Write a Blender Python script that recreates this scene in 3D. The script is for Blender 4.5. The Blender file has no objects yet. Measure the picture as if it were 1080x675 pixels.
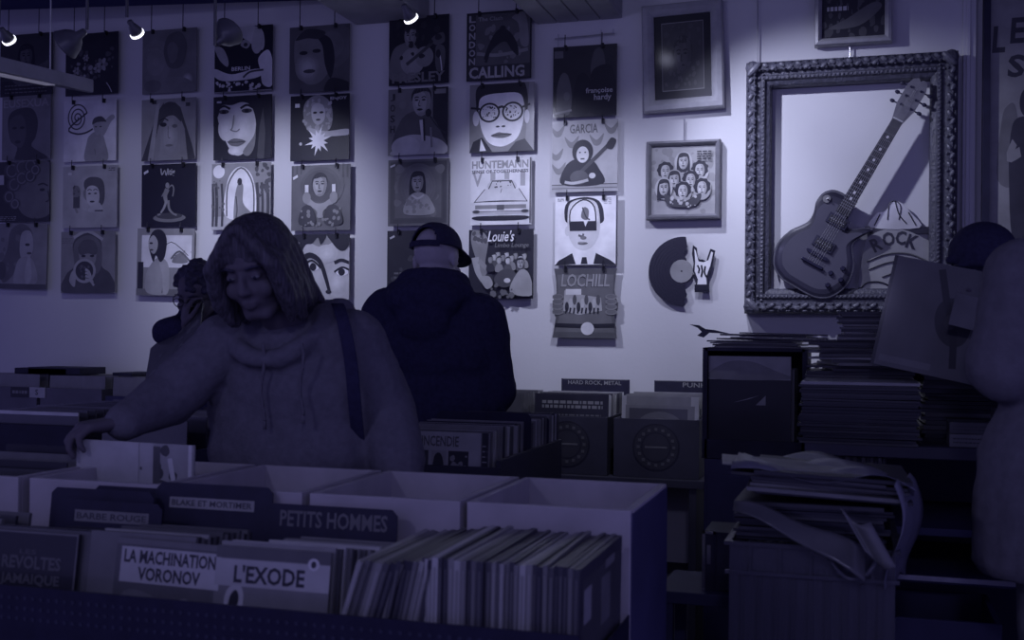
import bpy, bmesh, math, random
from math import sin, cos, pi, radians as R
from mathutils import Vector, Matrix, Euler
random.seed(7)
SC = bpy.context.scene
COL = SC.collection
V = Vector

# ---------------------------------------------------------------- camera model (a level 40 mm lens looking at the back wall)
F = 1200.0
YAW = R(17)
ROLL = R(0.5)
CAM = (5.25 * sin(YAW), -5.25 * cos(YAW), 1.42)

def at(px, py, y):
    """world point where the sight line through a photo pixel meets the plane y = const (planes parallel to the back wall)"""
    dx, dy = px - 540, py - 337.5
    c, s = cos(ROLL), sin(ROLL)
    dx, dy = dx * c + dy * s, -dx * s + dy * c
    u, v = dx / F, (12.5 - dy) / F
    d = (u * cos(YAW) - sin(YAW), u * sin(YAW) + cos(YAW), v)
    t = (y - CAM[1]) / d[1]
    return V((CAM[0] + t * d[0], y, CAM[2] + t * d[2]))

def at_z(px, py, z):
    """world point where the same sight line meets the level plane z"""
    p = at(px, py, 0); c = V(CAM); return c + (p - c) * ((z - c.z) / (p.z - c.z))

# ---------------------------------------------------------------- materials
MATS = {}
def mat(name, rgb, rough=.6, var=.12, scale=30.0, bump=0.0, bscale=None, coat=0.0, metal=0.0, spec=.4, wave=None, stretch=None, emit=None, trans=0.0):
    if name in MATS:
        return MATS[name]
    m = bpy.data.materials.new(name)
    m.use_nodes = True
    nt = m.node_tree
    b = nt.nodes['Principled BSDF']
    tc = nt.nodes.new('ShaderNodeTexCoord')
    if wave:
        n = nt.nodes.new('ShaderNodeTexWave')
        n.wave_type = 'BANDS'; n.bands_direction = wave
        n.inputs['Scale'].default_value = scale; n.inputs['Distortion'].default_value = 3.0
        n.inputs['Detail'].default_value = 3.0
        fac = n.outputs['Fac']
    else:
        n = nt.nodes.new('ShaderNodeTexNoise')
        n.inputs['Scale'].default_value = scale; n.inputs['Detail'].default_value = 4.0
        fac = n.outputs['Fac']
    if stretch:
        mp = nt.nodes.new('ShaderNodeMapping'); mp.inputs['Scale'].default_value = stretch
        nt.links.new(tc.outputs['Object'], mp.inputs['Vector']); nt.links.new(mp.outputs['Vector'], n.inputs['Vector'])
    else:
        nt.links.new(tc.outputs['Object'], n.inputs['Vector'])
    r = nt.nodes.new('ShaderNodeValToRGB')
    lo = [max(0, c * (1 - var)) for c in rgb] + [1]
    hi = [min(1, c * (1 + var)) for c in rgb] + [1]
    r.color_ramp.elements[0].position = .3; r.color_ramp.elements[1].position = .7
    r.color_ramp.elements[0].color = lo; r.color_ramp.elements[1].color = hi
    nt.links.new(fac, r.inputs['Fac'])
    nt.links.new(r.outputs['Color'], b.inputs['Base Color'])
    b.inputs['Roughness'].default_value = rough
    b.inputs['Metallic'].default_value = metal
    b.inputs['Specular IOR Level'].default_value = spec
    b.inputs['Coat Weight'].default_value = coat
    b.inputs['Coat Roughness'].default_value = .12
    if trans:
        b.inputs['Transmission Weight'].default_value = trans
    if bump:
        n2 = nt.nodes.new('ShaderNodeTexNoise')
        n2.inputs['Scale'].default_value = bscale or scale * 3
        n2.inputs['Detail'].default_value = 5
        nt.links.new(tc.outputs['Object'], n2.inputs['Vector'])
        bp = nt.nodes.new('ShaderNodeBump')
        bp.inputs['Strength'].default_value = bump; bp.inputs['Distance'].default_value = .01
        nt.links.new((n if wave or stretch else n2).outputs['Fac'], bp.inputs['Height'])
        nt.links.new(bp.outputs['Normal'], b.inputs['Normal'])
    if emit:
        b.inputs['Emission Color'].default_value = (*emit[:3], 1)
        b.inputs['Emission Strength'].default_value = emit[3]
    MATS[name] = m
    return m

def navy(v):
    """grey of the shop: blacks lean to navy"""
    return (v + .002, v + .001, v + .022 * (1 - min(1, v * 4)))

def ink(v, coat=.25):
    """printed card of albedo v, slightly glossy"""
    q = round(max(0.0, min(.95, v)) * 40) / 40
    nm = 'printed_card_%03d_%02d' % (int(q * 1000), int(coat * 100))
    if coat == .25:
        q = max(min(.86, 1.18 * q ** 1.32), .011); c = (q, q, q + .012 * (1 - min(1, q * 4)))
    else:
        c = navy(max(q, .03))
    return mat(nm, c, rough=.45, var=.16, scale=11, coat=coat, spec=.35)

def matt(v):
    return ink(v, .05)

M_WALL = mat('plaster_wall', (.66, .66, .67), rough=.85, var=.03, scale=2.5, bump=.06, bscale=60, spec=.15)
M_CEIL = mat('dark_ceiling', (.05, .05, .14), rough=.9, var=.1, scale=3, spec=.1)
M_BEAM = mat('painted_beam', (.42, .42, .44), rough=.8, var=.12, scale=8, spec=.15)
M_FLOOR = mat('dark_floor', (.06, .06, .07), rough=.7, var=.2, scale=6)
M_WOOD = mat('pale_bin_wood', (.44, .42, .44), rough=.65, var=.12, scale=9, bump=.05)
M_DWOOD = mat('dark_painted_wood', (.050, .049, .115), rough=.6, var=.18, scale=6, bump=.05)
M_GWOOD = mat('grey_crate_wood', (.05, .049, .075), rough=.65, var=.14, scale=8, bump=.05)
M_BLACK = mat('black_board', (.020, .019, .046), rough=.6, var=.2, scale=20)
M_STEEL = mat('black_steel', (.020, .019, .048), rough=.45, var=.15, scale=30, metal=.3)
M_CHROME = mat('chrome', (.7, .7, .72), rough=.2, var=.05, metal=1.0)
M_WIRE = mat('dark_wire', (.03, .03, .04), rough=.4, var=.1, metal=.5)
M_PALEWIRE = mat('steel_wire', (.45, .45, .48), rough=.35, var=.1, metal=.6)

# ---------------------------------------------------------------- mesh building
def clip01(poly):
    def cl(pts, f, inter):
        out = []
        for i in range(len(pts)):
            a, b = pts[i - 1], pts[i]
            fa, fb = f(a), f(b)
            if fa != fb:
                out.append(inter(a, b))
            if fb:
                out.append(b)
        return out
    def ix(c):
        return lambda a, b: (c, a[1] + (b[1] - a[1]) * (c - a[0]) / (b[0] - a[0]))
    def iy(c):
        return lambda a, b: (a[0] + (b[0] - a[0]) * (c - a[1]) / (b[1] - a[1]), c)
    for f, it in ((lambda p: p[0] >= 0, ix(0)), (lambda p: p[0] <= 1, ix(1)), (lambda p: p[1] >= 0, iy(0)), (lambda p: p[1] <= 1, iy(1))):
        poly = cl(poly, f, it)
        if len(poly) < 3:
            return []
    return poly

def blob(pts, n=5):
    """closed Catmull-Rom through pts"""
    out, L = [], len(pts)
    for i in range(L):
        p0, p1, p2, p3 = (pts[(i + k - 1) % L] for k in range(4))
        for k in range(n):
            t = k / n
            out.append(tuple(.5 * (2 * p1[j] + (p2[j] - p0[j]) * t + (2 * p0[j] - 5 * p1[j] + 4 * p2[j] - p3[j]) * t * t + (3 * p1[j] - p0[j] - 3 * p2[j] + p3[j]) * t ** 3) for j in range(len(p1))))
    return out

def curve(pts, n=5):
    """open Catmull-Rom"""
    P = [tuple(p) for p in pts]
    P = [P[0]] + P + [P[-1]]
    out = []
    for i in range(1, len(P) - 2):
        p0, p1, p2, p3 = P[i - 1:i + 3]
        for k in range(n):
            t = k / n
            out.append(tuple(.5 * (2 * p1[j] + (p2[j] - p0[j]) * t + (2 * p0[j] - 5 * p1[j] + 4 * p2[j] - p3[j]) * t * t + (3 * p1[j] - p0[j] - 3 * p2[j] + p3[j]) * t ** 3) for j in range(len(p1))))
    out.append(P[-1])
    return out

TXT = {}
def text_polys(s, bold=0.0):
    """list of 2-D polygons for a string, and its bounds"""
    k = (s, bold)
    if k in TXT:
        return TXT[k]
    cu = bpy.data.curves.new('lettering', 'FONT')
    cu.body = s; cu.offset = bold; cu.resolution_u = 2
    o = bpy.data.objects.new('lettering', cu)
    COL.objects.link(o)
    dg = bpy.context.evaluated_depsgraph_get()
    me = bpy.data.meshes.new_from_object(o.evaluated_get(dg))
    polys = [[(me.vertices[i].co.x, me.vertices[i].co.y) for i in p.vertices] for p in me.polygons]
    bpy.data.objects.remove(o); bpy.data.curves.remove(cu); bpy.data.meshes.remove(me)
    xs = [p[0] for q in polys for p in q] or [0, 1]; ys = [p[1] for q in polys for p in q] or [0, 1]
    TXT[k] = (polys, (min(xs), min(ys), max(xs), max(ys)))
    return TXT[k]

class MB:
    def __init__(self):
        self.v, self.f, self.mi, self.mats = [], [], [], []
        self.M = Matrix.Identity(4)
    def m(self, mt):
        if mt not in self.mats:
            self.mats.append(mt)
        return self.mats.index(mt)
    def add(self, vs, fs, mt):
        n = len(self.v); i = self.m(mt)
        self.v += [tuple(self.M @ V(p)) for p in vs]
        for f in fs:
            self.f.append([n + k for k in f]); self.mi.append(i)
    def box(self, lo, hi, mt, rot=None):
        c = (V(lo) + V(hi)) / 2; h = (V(hi) - V(lo)) / 2
        vs = [V((sx * h.x, sy * h.y, sz * h.z)) for sx in (-1, 1) for sy in (-1, 1) for sz in (-1, 1)]
        if rot:
            q = Euler(rot).to_matrix(); vs = [q @ p for p in vs]
        self.add([c + p for p in vs], [(0, 1, 3, 2), (4, 6, 7, 5), (0, 4, 5, 1), (2, 3, 7, 6), (0, 2, 6, 4), (1, 5, 7, 3)], mt)
    def prism(self, poly, a, b, mt, side=None):
        """poly of (x, z) extruded from y=a (front) to y=b"""
        n = len(poly)
        ar = sum(poly[i - 1][0] * poly[i][1] - poly[i][0] * poly[i - 1][1] for i in range(n))
        if ar < 0: poly = poly[::-1]
        vs = [(p[0], a, p[1]) for p in poly] + [(p[0], b, p[1]) for p in poly]
        self.add(vs, [tuple(range(n)), tuple(range(2 * n - 1, n - 1, -1))], mt)
        self.add(vs, [(i, i + n, (i + 1) % n + n, (i + 1) % n) for i in range(n)], side or mt)
    def lathe(self, prof, mt, n=20, axis=None, at_=(0, 0, 0)):
        """prof: (r, h) about +Z (or axis) from at_"""
        q = V((0, 0, 1)).rotation_difference(V(axis or (0, 0, 1)).normalized()).to_matrix()
        vs = [V(at_) + q @ V((r * cos(2 * pi * k / n), r * sin(2 * pi * k / n), h)) for r, h in prof for k in range(n)]
        fs = [(i * n + k, i * n + (k + 1) % n, (i + 1) * n + (k + 1) % n, (i + 1) * n + k) for i in range(len(prof) - 1) for k in range(n)]
        if prof[0][0] > 1e-6: fs.append(tuple(range(n - 1, -1, -1)))
        if prof[-1][0] > 1e-6: fs.append(tuple((len(prof) - 1) * n + k for k in range(n)))
        self.add(vs, fs, mt)
    def cyl(self, p0, p1, r, mt, n=12, r1=None):
        p0, p1 = V(p0), V(p1); L = (p1 - p0).length
        self.lathe([(r, 0), (r if r1 is None else r1, L)], mt, n, p1 - p0, p0)
    def cap(self, p0, r0, p1, r1, mt, n=14):
        p0, p1 = V(p0), V(p1); L = (p1 - p0).length
        if L < 1e-6: p1 = p0 + V((0, 0, 1e-4)); L = 1e-4
        pr = [(max(1e-4, r0 * cos(a)), r0 * sin(a)) for a in [-pi / 2 + pi / 2 * k / 5 for k in range(6)]]
        pr += [(max(1e-4, r1 * cos(a)), L + r1 * sin(a)) for a in [pi / 2 * k / 5 for k in range(6)]]
        self.lathe(pr, mt, n, p1 - p0, p0)
    def ell(self, c, r, mt, rot=None, n=18, rings=10):
        q = Euler(rot).to_matrix() if rot else Matrix.Identity(3)
        vs, fs = [], []
        for i in range(rings + 1):
            a = -pi / 2 + pi * i / rings; cr = max(1e-4, cos(a))
            for k in range(n):
                t = 2 * pi * k / n
                vs.append(V(c) + q @ V((r[0] * cr * cos(t), r[1] * cr * sin(t), r[2] * sin(a))))
        for i in range(rings):
            for k in range(n):
                fs.append((i * n + k, i * n + (k + 1) % n, (i + 1) * n + (k + 1) % n, (i + 1) * n + k))
        fs.append(tuple(range(n - 1, -1, -1))); fs.append(tuple(rings * n + k for k in range(n)))
        self.add(vs, fs, mt)
    def tube(self, pts, r, mt, n=8):
        pts = [V(p) for p in pts]
        rr = r if isinstance(r, (list, tuple)) else [r] * len(pts)
        vs, fs = [], []
        ref = V((0, 0, 1))
        for i, p in enumerate(pts):
            t = (pts[min(i + 1, len(pts) - 1)] - pts[max(i - 1, 0)]).normalized()
            if abs(t.dot(ref)) > .95: ref = V((1, 0, 0)) if abs(t.x) < .9 else V((0, 1, 0))
            a = t.cross(ref).normalized(); b = t.cross(a); ref = b if False else ref
            vs += [p + rr[i] * (cos(2 * pi * k / n) * a + sin(2 * pi * k / n) * b) for k in range(n)]
        for i in range(len(pts) - 1):
            for k in range(n):
                fs.append((i * n + k, i * n + (k + 1) % n, (i + 1) * n + (k + 1) % n, (i + 1) * n + k))
        fs.append(tuple(range(n - 1, -1, -1))); fs.append(tuple((len(pts) - 1) * n + k for k in range(n)))
        self.add(vs, fs, mt)
    def strip(self, top, bot, mt):
        """sheet between two polylines, seen from both sides"""
        n = len(top)
        self.add(list(top) + list(bot), [(i, i + 1, n + i + 1, n + i) for i in range(n - 1)], mt)
    def build(self, name, parent=None, loc=None, smooth=False, bevel=0, rot=None, solid=0):
        me = bpy.data.meshes.new(name)
        me.from_pydata(self.v, [], self.f)
        for mt in self.mats: me.materials.append(mt)
        me.polygons.foreach_set('material_index', self.mi)
        if smooth: me.polygons.foreach_set('use_smooth', [True] * len(self.f))
        me.update()
        o = bpy.data.objects.new(name, me)
        COL.objects.link(o)
        if parent: o.parent = parent
        if loc is not None: o.location = loc
        if rot: o.rotation_euler = rot
        if bevel:
            b = o.modifiers.new('bevel', 'BEVEL'); b.width = bevel; b.segments = 2; b.limit_method = 'ANGLE'
        if solid:
            s = o.modifiers.new('solid', 'SOLIDIFY'); s.thickness = solid
        return o

def tag(o, label=None, cat=None, group=None, kind=None):
    if label: o['label'] = label
    if cat: o['category'] = cat
    if group: o['group'] = group
    if kind: o['kind'] = kind
    return o

def empty(name, loc=(0, 0, 0), rot=None):
    o = bpy.data.objects.new(name, None)
    o.empty_display_size = .05
    COL.objects.link(o); o.location = loc
    if rot: o.rotation_euler = rot
    return o

def struct(mb, name, **k):
    return tag(mb.build(name, **k), kind='structure')

ONES = 'first second third fourth fifth sixth seventh eighth ninth tenth eleventh twelfth thirteenth fourteenth fifteenth sixteenth seventeenth eighteenth nineteenth'.split()
TENS = ['', '', 'twenty', 'thirty', 'forty', 'fifty', 'sixty', 'seventy']
def nth(i):
    """1-based ordinal word"""
    if i < 20: return ONES[i - 1]
    t, o = divmod(i, 10)
    return TENS[t][:-1] + 'ieth' if o == 0 else TENS[t] + '-' + ONES[o - 1]

def tone_word(v):
    return 'black' if v < .05 else 'dark' if v < .16 else 'grey' if v < .38 else 'pale' if v < .6 else 'white'

# ---------------------------------------------------------------- flat printed artwork in unit-square coordinates
class Art:
    def __init__(self, mb, w, h, y=0.0, step=.00012, base=0):
        self.mb, self.w, self.h, self.y, self.step, self.k = mb, w, h, y, step, 1
        self.base = base; self.coat = .25
    def face(self, polys, v):
        for i_, poly in enumerate(polys):
            yy = self.y - self.k * self.step - (i_ % 24) * 4e-6
            q = clip01(poly)
            if len(q) < 3: continue
            a = sum(q[i - 1][0] * q[i][1] - q[i][0] * q[i - 1][1] for i in range(len(q)))
            if abs(a) < 1e-7: continue
            if a < 0: q = q[::-1]
            self.mb.add([((p[0] - .5) * self.w, yy, (p[1] - .5) * self.h + self.base) for p in q], [tuple(range(len(q)))], ink(v, self.coat))
        self.k += 1
    def r(self, x0, y0, x1, y1, v): self.face([[(x0, y0), (x1, y0), (x1, y1), (x0, y1)]], v)
    def p(self, pts, v): self.face([pts], v)
    def b(self, pts, v): self.face([blob(pts)], v)
    def e(self, cx, cy, rx, ry, v, rot=0, n=28):
        c, s = cos(rot), sin(rot)
        self.face([[(cx + rx * cos(t) * c - ry * sin(t) * s, cy + rx * cos(t) * s + ry * sin(t) * c) for t in [2 * pi * k / n for k in range(n)]]], v)
    def ring(self, cx, cy, r, w, v, n=32):
        P = [[(cx + a * cos(t), cy + a * sin(t)) for t in (2 * pi * k / n, 2 * pi * (k + 1) / n) for a in (r, r + w)] for k in range(n)]
        self.face([[q[0], q[1], q[3], q[2]] for q in P], v)
    def s(self, pts, w, v, n=4):
        """stroke along a smoothed path"""
        c = curve(pts, n) if n else list(pts)
        ws = w if isinstance(w, (list, tuple)) else (w, w)
        L, Q = len(c), []
        for i, p in enumerate(c):
            a, b = c[max(0, i - 1)], c[min(L - 1, i + 1)]
            d = math.hypot(b[0] - a[0], b[1] - a[1]) or 1
            t = i / max(1, L - 1); ww = (ws[0] * (1 - t) + ws[1] * t) / 2
            nx, ny = -(b[1] - a[1]) / d * ww, (b[0] - a[0]) / d * ww
            Q.append(((p[0] + nx, p[1] + ny), (p[0] - nx, p[1] - ny)))
        self.face([[Q[i][0], Q[i + 1][0], Q[i + 1][1], Q[i][1]] for i in range(L - 1)], v)
    def t(self, s, x0, y0, x1, y1, v, bold=.0, skew=0.0, slope=0.0):
        polys, (a, b, c, d) = text_polys(s, bold)
        fx = (x1 - x0) / (c - a); fy = (y1 - y0) / (d - b)
        out = []
        for q in polys:
            w = []
            for p in q:
                X, Y = (p[0] - a) * fx, (p[1] - b) * fy
                w.append((x0 + X + skew * Y, y0 + Y + slope * X))
            out.append(w)
        self.face(out, v)
    def scrib(self, x0, y0, x1, y1, v, n=8, w=.01, seed=1):
        """small print: rows of short dashes"""
        rg = random.Random(seed); polys = []
        for i in range(n):
            y = y1 - (y1 - y0) * (i + .5) / n; x = x0
            while x < x1:
                L = rg.uniform(.02, .08)
                polys.append([(x, y - w / 2), (min(x1, x + L), y - w / 2), (min(x1, x + L), y + w / 2), (x, y + w / 2)])
                x += L + .018
        self.face(polys, v)
    def specks(self, x0, y0, x1, y1, v, n=30, r=.02, seed=1):
        rg = random.Random(seed)
        for _ in range(2):
            self.face([blob([(cx + rr * cos(t) * rg.uniform(.5, 1.2), cy + rr * sin(t) * rg.uniform(.5, 1.2)) for t in (0, 1.26, 2.5, 3.8, 5)], 3)
                       for cx, cy, rr in [(rg.uniform(x0, x1), rg.uniform(y0, y1), r * rg.uniform(.4, 1.3)) for _ in range(n // 2)]], v)
    def soft(self, cx, cy, rx, ry, v0, v1, n=7, rot=0):
        """soft spot, for print tones and painted glare: v0 at the rim to v1 in the middle"""
        for i in range(n):
            f = 1 - i / n; self.e(cx, cy, rx * f, ry * f, v0 + (v1 - v0) * (i + .5) / n, rot)
    def head(self, cx, cy, s, skin, dark, hair='short', turn=0.0, eyes=True, hairv=None):
        """generic portrait head, s = half height of the face"""
        hv = dark if hairv is None else hairv
        P = lambda pts: [(cx + s * x, cy + s * y) for x, y in pts]
        if hair == 'long':
            self.b(P([(-.95, .5), (-.6, 1.25), (.1, 1.4), (.75, 1.15), (1, .3), (1.05, -.8), (.9, -1.8), (.4, -1.5), (-.5, -1.5), (-1, -1.7), (-1.05, -.6)]), hv)
        elif hair == 'curly':
            self.b(P([(1.25 * cos(t) * (1 + .1 * (k % 2)), .35 + 1.15 * sin(t) * (1 + .1 * (k % 2))) for k, t in enumerate([2 * pi * i / 18 for i in range(18)])]), hv)
        self.b(P([(-.72, .3), (-.5, .9), (0, 1.08), (.5, .9), (.72, .3), (.66, -.3), (.42, -.8), (.1, -1.0), (-.12, -1.0), (-.44, -.8), (-.68, -.3)]), skin)
        self.b(P([(.1, .95), (.5, .85), (.7, .3), (.64, -.3), (.4, -.78), (.1, -.95), (.34, -.5), (.42, .1), (.3, .6)]), skin * .72)
        self.b(P([(-.52, .1), (-.4, .32), (-.2, .1), (-.26, -.3), (-.44, -.25)]), min(.9, skin * 1.2))
        self.b(P([(-.3, -.82), (0, -.72), (.3, -.82), (.1, -1.0), (-.12, -1.0)]), skin * .8)
        if hair in ('short', 'long', 'fringe'):
            lo = .35 if hair == 'fringe' else .72
            self.b(P([(-.84, .1), (-.78, .75), (-.35, 1.2), (.25, 1.24), (.75, .85), (.84, .15), (.66, lo), (.2, lo + .12), (-.3, lo), (-.66, lo - .1)]), hv)
        if hair != 'curly':
            for k in range(5):
                x = -.6 + .26 * k; self.s(P([(x * .5, 1.18), (x * .95, .98), (x * 1.15, .74)]), s * .035, min(.8, hv + .07), 3)
        if eyes:
            for sx in (-1, 1):
                x = sx * .3 + turn
                self.e(cx + s * x, cy + s * .2, s * .15, s * .07, dark)
                self.s(P([(x - .18, .36), (x, .44), (x + .18, .38)]), s * .08, dark, 3)
            self.s(P([(turn * 1.2 - .02, .15), (turn * 1.4 - .1, -.2), (turn * 1.3 + .06, -.25)]), s * .06, dark, 3)
            self.e(cx + s * turn * 1.2, cy - s * .52, s * .24, s * .085, dark)
    def frame(self, v, w=.02):
        self.r(0, 0, 1, w, v); self.r(0, 1 - w, 1, 1, v); self.r(0, 0, w, 1, v); self.r(1 - w, 0, 1, 1, v)
# ---------------------------------------------------------------- the shop
def room():
    b = MB(); b.box((-5.2, 0, 0), (3.4, .12, 3.5), M_WALL); struct(b, 'wall_back')
    b = MB(); b.box((3.3, -1.9, 0), (3.42, 0, 3.5), M_WALL); struct(b, 'wall_right')
    b = MB(); b.box((-5.2, -7.5, -.1), (3.4, .1, 0), M_FLOOR); struct(b, 'floor')
    b = MB(); b.box((-5.2, -6.4, 3.26), (3.4, .1, 3.4), M_CEIL); struct(b, 'ceiling')
    # ceiling beams running out from the wall, the second one clad with boards
    b = MB()
    x0, x1 = -.80, -.42
    b.box((x0, -.8, 2.89), (x1, 0, 3.27), M_BEAM); struct(b, 'trim_1', bevel=.01)
    b = MB()
    for i in range(4):
        b.box((.11 + i * .10, -.75, 2.83), (.204 + i * .10, 0, 2.85), M_BEAM)
    b.box((.11, -.75, 2.85), (.505, 0, 3.27), M_BEAM); struct(b, 'trim_2', bevel=.004)
    # dropped dark bulkhead, its edge running at a slant over the left of the room
    q = [at_z(-140, 15, 3.0), at_z(352, -.5, 3.0)]
    pl = [(q[0].x, q[0].y), (q[1].x, q[1].y), (q[1].x + .02, -3.0), (q[0].x, -3.0)]
    b = MB(); b.add([(x, y, 3.0) for x, y in pl] + [(x, y, 3.26) for x, y in pl], [(0, 1, 2, 3), (7, 6, 5, 4), (0, 4, 5, 1), (1, 5, 6, 2), (2, 6, 7, 3), (3, 7, 4, 0)], M_CEIL); struct(b, 'trim_3')
    # upright moulding right of the carved frame
    b = MB()
    xa = at(1014, 200, 0).x
    b.box((xa, -.022, 0), (xa + .05, 0, 3.27), M_WALL); b.box((xa + .012, -.03, 0), (xa + .028, -.022, 3.27), M_WALL)
    struct(b, 'trim_4', bevel=.003)
    b = MB(); b.box((-5.2, -.02, 0), (3.3, 0, .1), M_WALL); struct(b, 'baseboard_back')

# ---------------------------------------------------------------- lamps
M_LAMP = mat('lamp_grey_enamel', (.12, .12, .14), rough=.35, var=.1, spec=.5)
M_BULB = mat('lit_bulb', (.9, .9, 1), emit=(.84, .85, 1.0, 3.0))
LAMPC = (.69, .715, 1.0)
def spot(px, py, y, target, power, label, size=72, blend=.9, scale=1.0, dish=False):
    p = at(px, py, y)
    t = V(target)
    d = (t - p).normalized()
    root = empty('spotlight', p)
    tag(root, label, 'spotlight', 'ceiling spotlights aimed at the wall')
    q = V((0, 0, 1)).rotation_difference(d)
    b = MB(); b.M = q.to_matrix().to_4x4() @ Matrix.Scale(scale, 4)
    if dish: b.lathe([(.012, -.06), (.016, -.03), (.03, -.02), (.045, .0), (.056, .03), (.058, .034), (.054, .032), (.043, .004), (.028, -.014), (.001, -.018)], M_LAMP, 28)
    else: b.lathe([(.012, -.085), (.018, -.08), (.02, -.05), (.026, -.045), (.04, -.005), (.042, .012), (.038, .012), (.034, -.005), (.02, -.03), (.001, -.03)], M_LAMP, 24)
    b.build('lamp_housing', root, smooth=True)
    b = MB(); b.M = q.to_matrix().to_4x4() @ Matrix.Scale(scale, 4)
    if dish: b.lathe([(.001, .012), (.012, .01), (.017, -.002), (.012, -.012)], mat('unlit_bulb', (.5, .5, .55), rough=.2), 16)
    else: b.lathe([(.001, .020), (.020, .022), (.036, .030), (.045, .026), (.046, .014), (.041, .010)], M_BULB, 24)
    b.build('bulb', root, smooth=True)
    b = MB()
    k = q @ V((0, 0, -.07))
    b.tube([k, k + V((0, 0, .05)), V((k.x, k.y, 3.26 - p.z))], .006, M_LAMP)
    b.build('stem', root)
    b = MB(); b.lathe([(.03, 0), (.03, .02), (.012, .03)], M_LAMP, 16, (0, 0, -1), (k.x, k.y, 3.26 - p.z)); b.build('ceiling_rose', root)
    if dish: return root
    li = bpy.data.lights.new('spot_beam', 'SPOT')
    li.energy = power; li.color = LAMPC; li.spot_size = R(size); li.spot_blend = blend; li.shadow_soft_size = .03
    lo = bpy.data.objects.new('spot_beam', li); COL.objects.link(lo)
    lo.parent = root; lo.location = d * .045
    lo.rotation_euler = d.to_track_quat('-Z', 'Y').to_euler()
    sp = bpy.data.lights.new('spill', 'POINT'); sp.energy = power * .007; sp.color = LAMPC; sp.shadow_soft_size = .03
    so = bpy.data.objects.new('spill', sp); COL.objects.link(so); so.parent = root; so.location = d * .06
    return root

def lamps():
    spot(8, 40, -1.2, (-1.95, 0, 1.85), 9, 'lit spotlight at the far left edge, above the left column of sleeves', scale=.62)
    spot(76, 42, -1.5, (-2.6, -1.6, 1.7), 0, 'unlit dish-shaped spotlight above the floral sleeve', scale=1.0, dish=True)
    spot(143, 33, -1.2, (-1.2, 0, 1.75), 48, 'small spotlight with glowing ring between second and third sleeve columns', scale=.62)
    spot(237, 38, -1.2, (-.6, -.4, 3.3), 0, 'unlit dark dish spotlight over the sleeve lettered BERLIN', scale=1.0, dish=True)
    spot(432, 17, -1.0, (.15, 0, 1.75), 42, 'small bright spotlight in front of the dark sleeve with a guitarist', scale=.62)
    spot(700, -60, -1.25, (.75, 0, 1.6), 42, 'spotlight high above the dark framed portrait, out past the top edge', scale=.62)
    spot(610, -75, -.95, (1.5, 0, 1.95), 78, 'spotlight above the wire hanger, out past the top edge, turned to the guitar', scale=.62, size=64)
    # hanging linear fitting at the top left
    root = empty('pendant_light', at(30, 88, -2.0))
    tag(root, 'long slim pendant fitting hung on wires at the upper left', 'pendant light')
    a, e = at(-90, 60, -2.6) - root.location, at(96, 98, -1.75) - root.location
    d = (e - a).normalized(); n = V((-d.y, d.x, 0)).normalized()
    b = MB()
    up = V((0, 0, .045))
    pr = [a - n * .05, a + n * .05, e + n * .01, e - n * .01]
    b.add(pr + [p + up for p in pr], [(3, 2, 1, 0), (4, 5, 6, 7), (0, 1, 5, 4), (1, 2, 6, 5), (2, 3, 7, 6), (3, 0, 4, 7)], M_BEAM)
    b.build('body', root, bevel=.004)
    b = MB(); c0, c1 = a + d * .05, a + d * .62
    w = [c0 - n * .022, c0 + n * .022, c1 + n * .016, c1 - n * .016]
    b.add([p - V((0, 0, .003)) for p in w] + [p for p in w], [(3, 2, 1, 0), (4, 5, 6, 7), (0, 1, 5, 4), (1, 2, 6, 5), (2, 3, 7, 6), (3, 0, 4, 7)], mat('frosted_diffuser', (.5, .5, .55), rough=.4, emit=(.7, .68, 1, .12)))
    b.build('diffuser', root)
    for t in (.25, .72):
        p = a + (e - a) * t + up
        b = MB(); b.tube([p, V((p.x, p.y, 3.26 - root.location.z))], .0022, M_PALEWIRE, 6); b.build('hanging_wire', root)

def fill_lamps():
    """dome lamps added behind the viewer to fill the front bins with light"""
    for i, (x, y, l) in enumerate(((-.5, -5.3, 'added unseen grey dome lamp lighting the left end of the front counter'), (1.7, -5.4, 'added unseen grey dome lamp lighting the aisle at the right'))):
        root = empty('fill_dome', (x, y, 2.75)); tag(root, l, 'added fill lamp', 'added fill lamps over the front of the shop')
        b = MB(); b.lathe([(.16, -.09), (.15, -.04), (.09, .03), (.03, .06), (.028, .08)], M_LAMP, 28); b.build('lamp_shade', root, smooth=True)
        b = MB(); b.lathe([(.001, -.085), (.03, -.075), (.04, -.045), (.02, .0), (.015, .03)], M_BULB, 16); b.build('bulb', root, smooth=True)
        b = MB(); b.cyl((0, 0, .07), (0, 0, .51), .005, M_WIRE, 8); b.build('cord', root)
        li = bpy.data.lights.new('dome_fill', 'POINT'); li.energy = FILL; li.color = (.53, .52, 1.0); li.shadow_soft_size = .12
        lo = bpy.data.objects.new('dome_fill', li); COL.objects.link(lo); lo.parent = root; lo.location = (0, 0, -.16)
FILL = 24
# ---------------------------------------------------------------- record sleeves hung on the back wall
def clip_part(parent, x, z, L=.05):
    b = MB()
    b.tube([(x, -.016, z + L), (x, -.018, z + .004), (x, -.012, z - .012), (x, .008, z - .016)], .0022, M_WIRE, 6)
    b.box((x - .006, -.013, z - .018), (x + .006, .003, z + .004), M_WIRE)
    return b.build('hanging_clip', parent)

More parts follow.
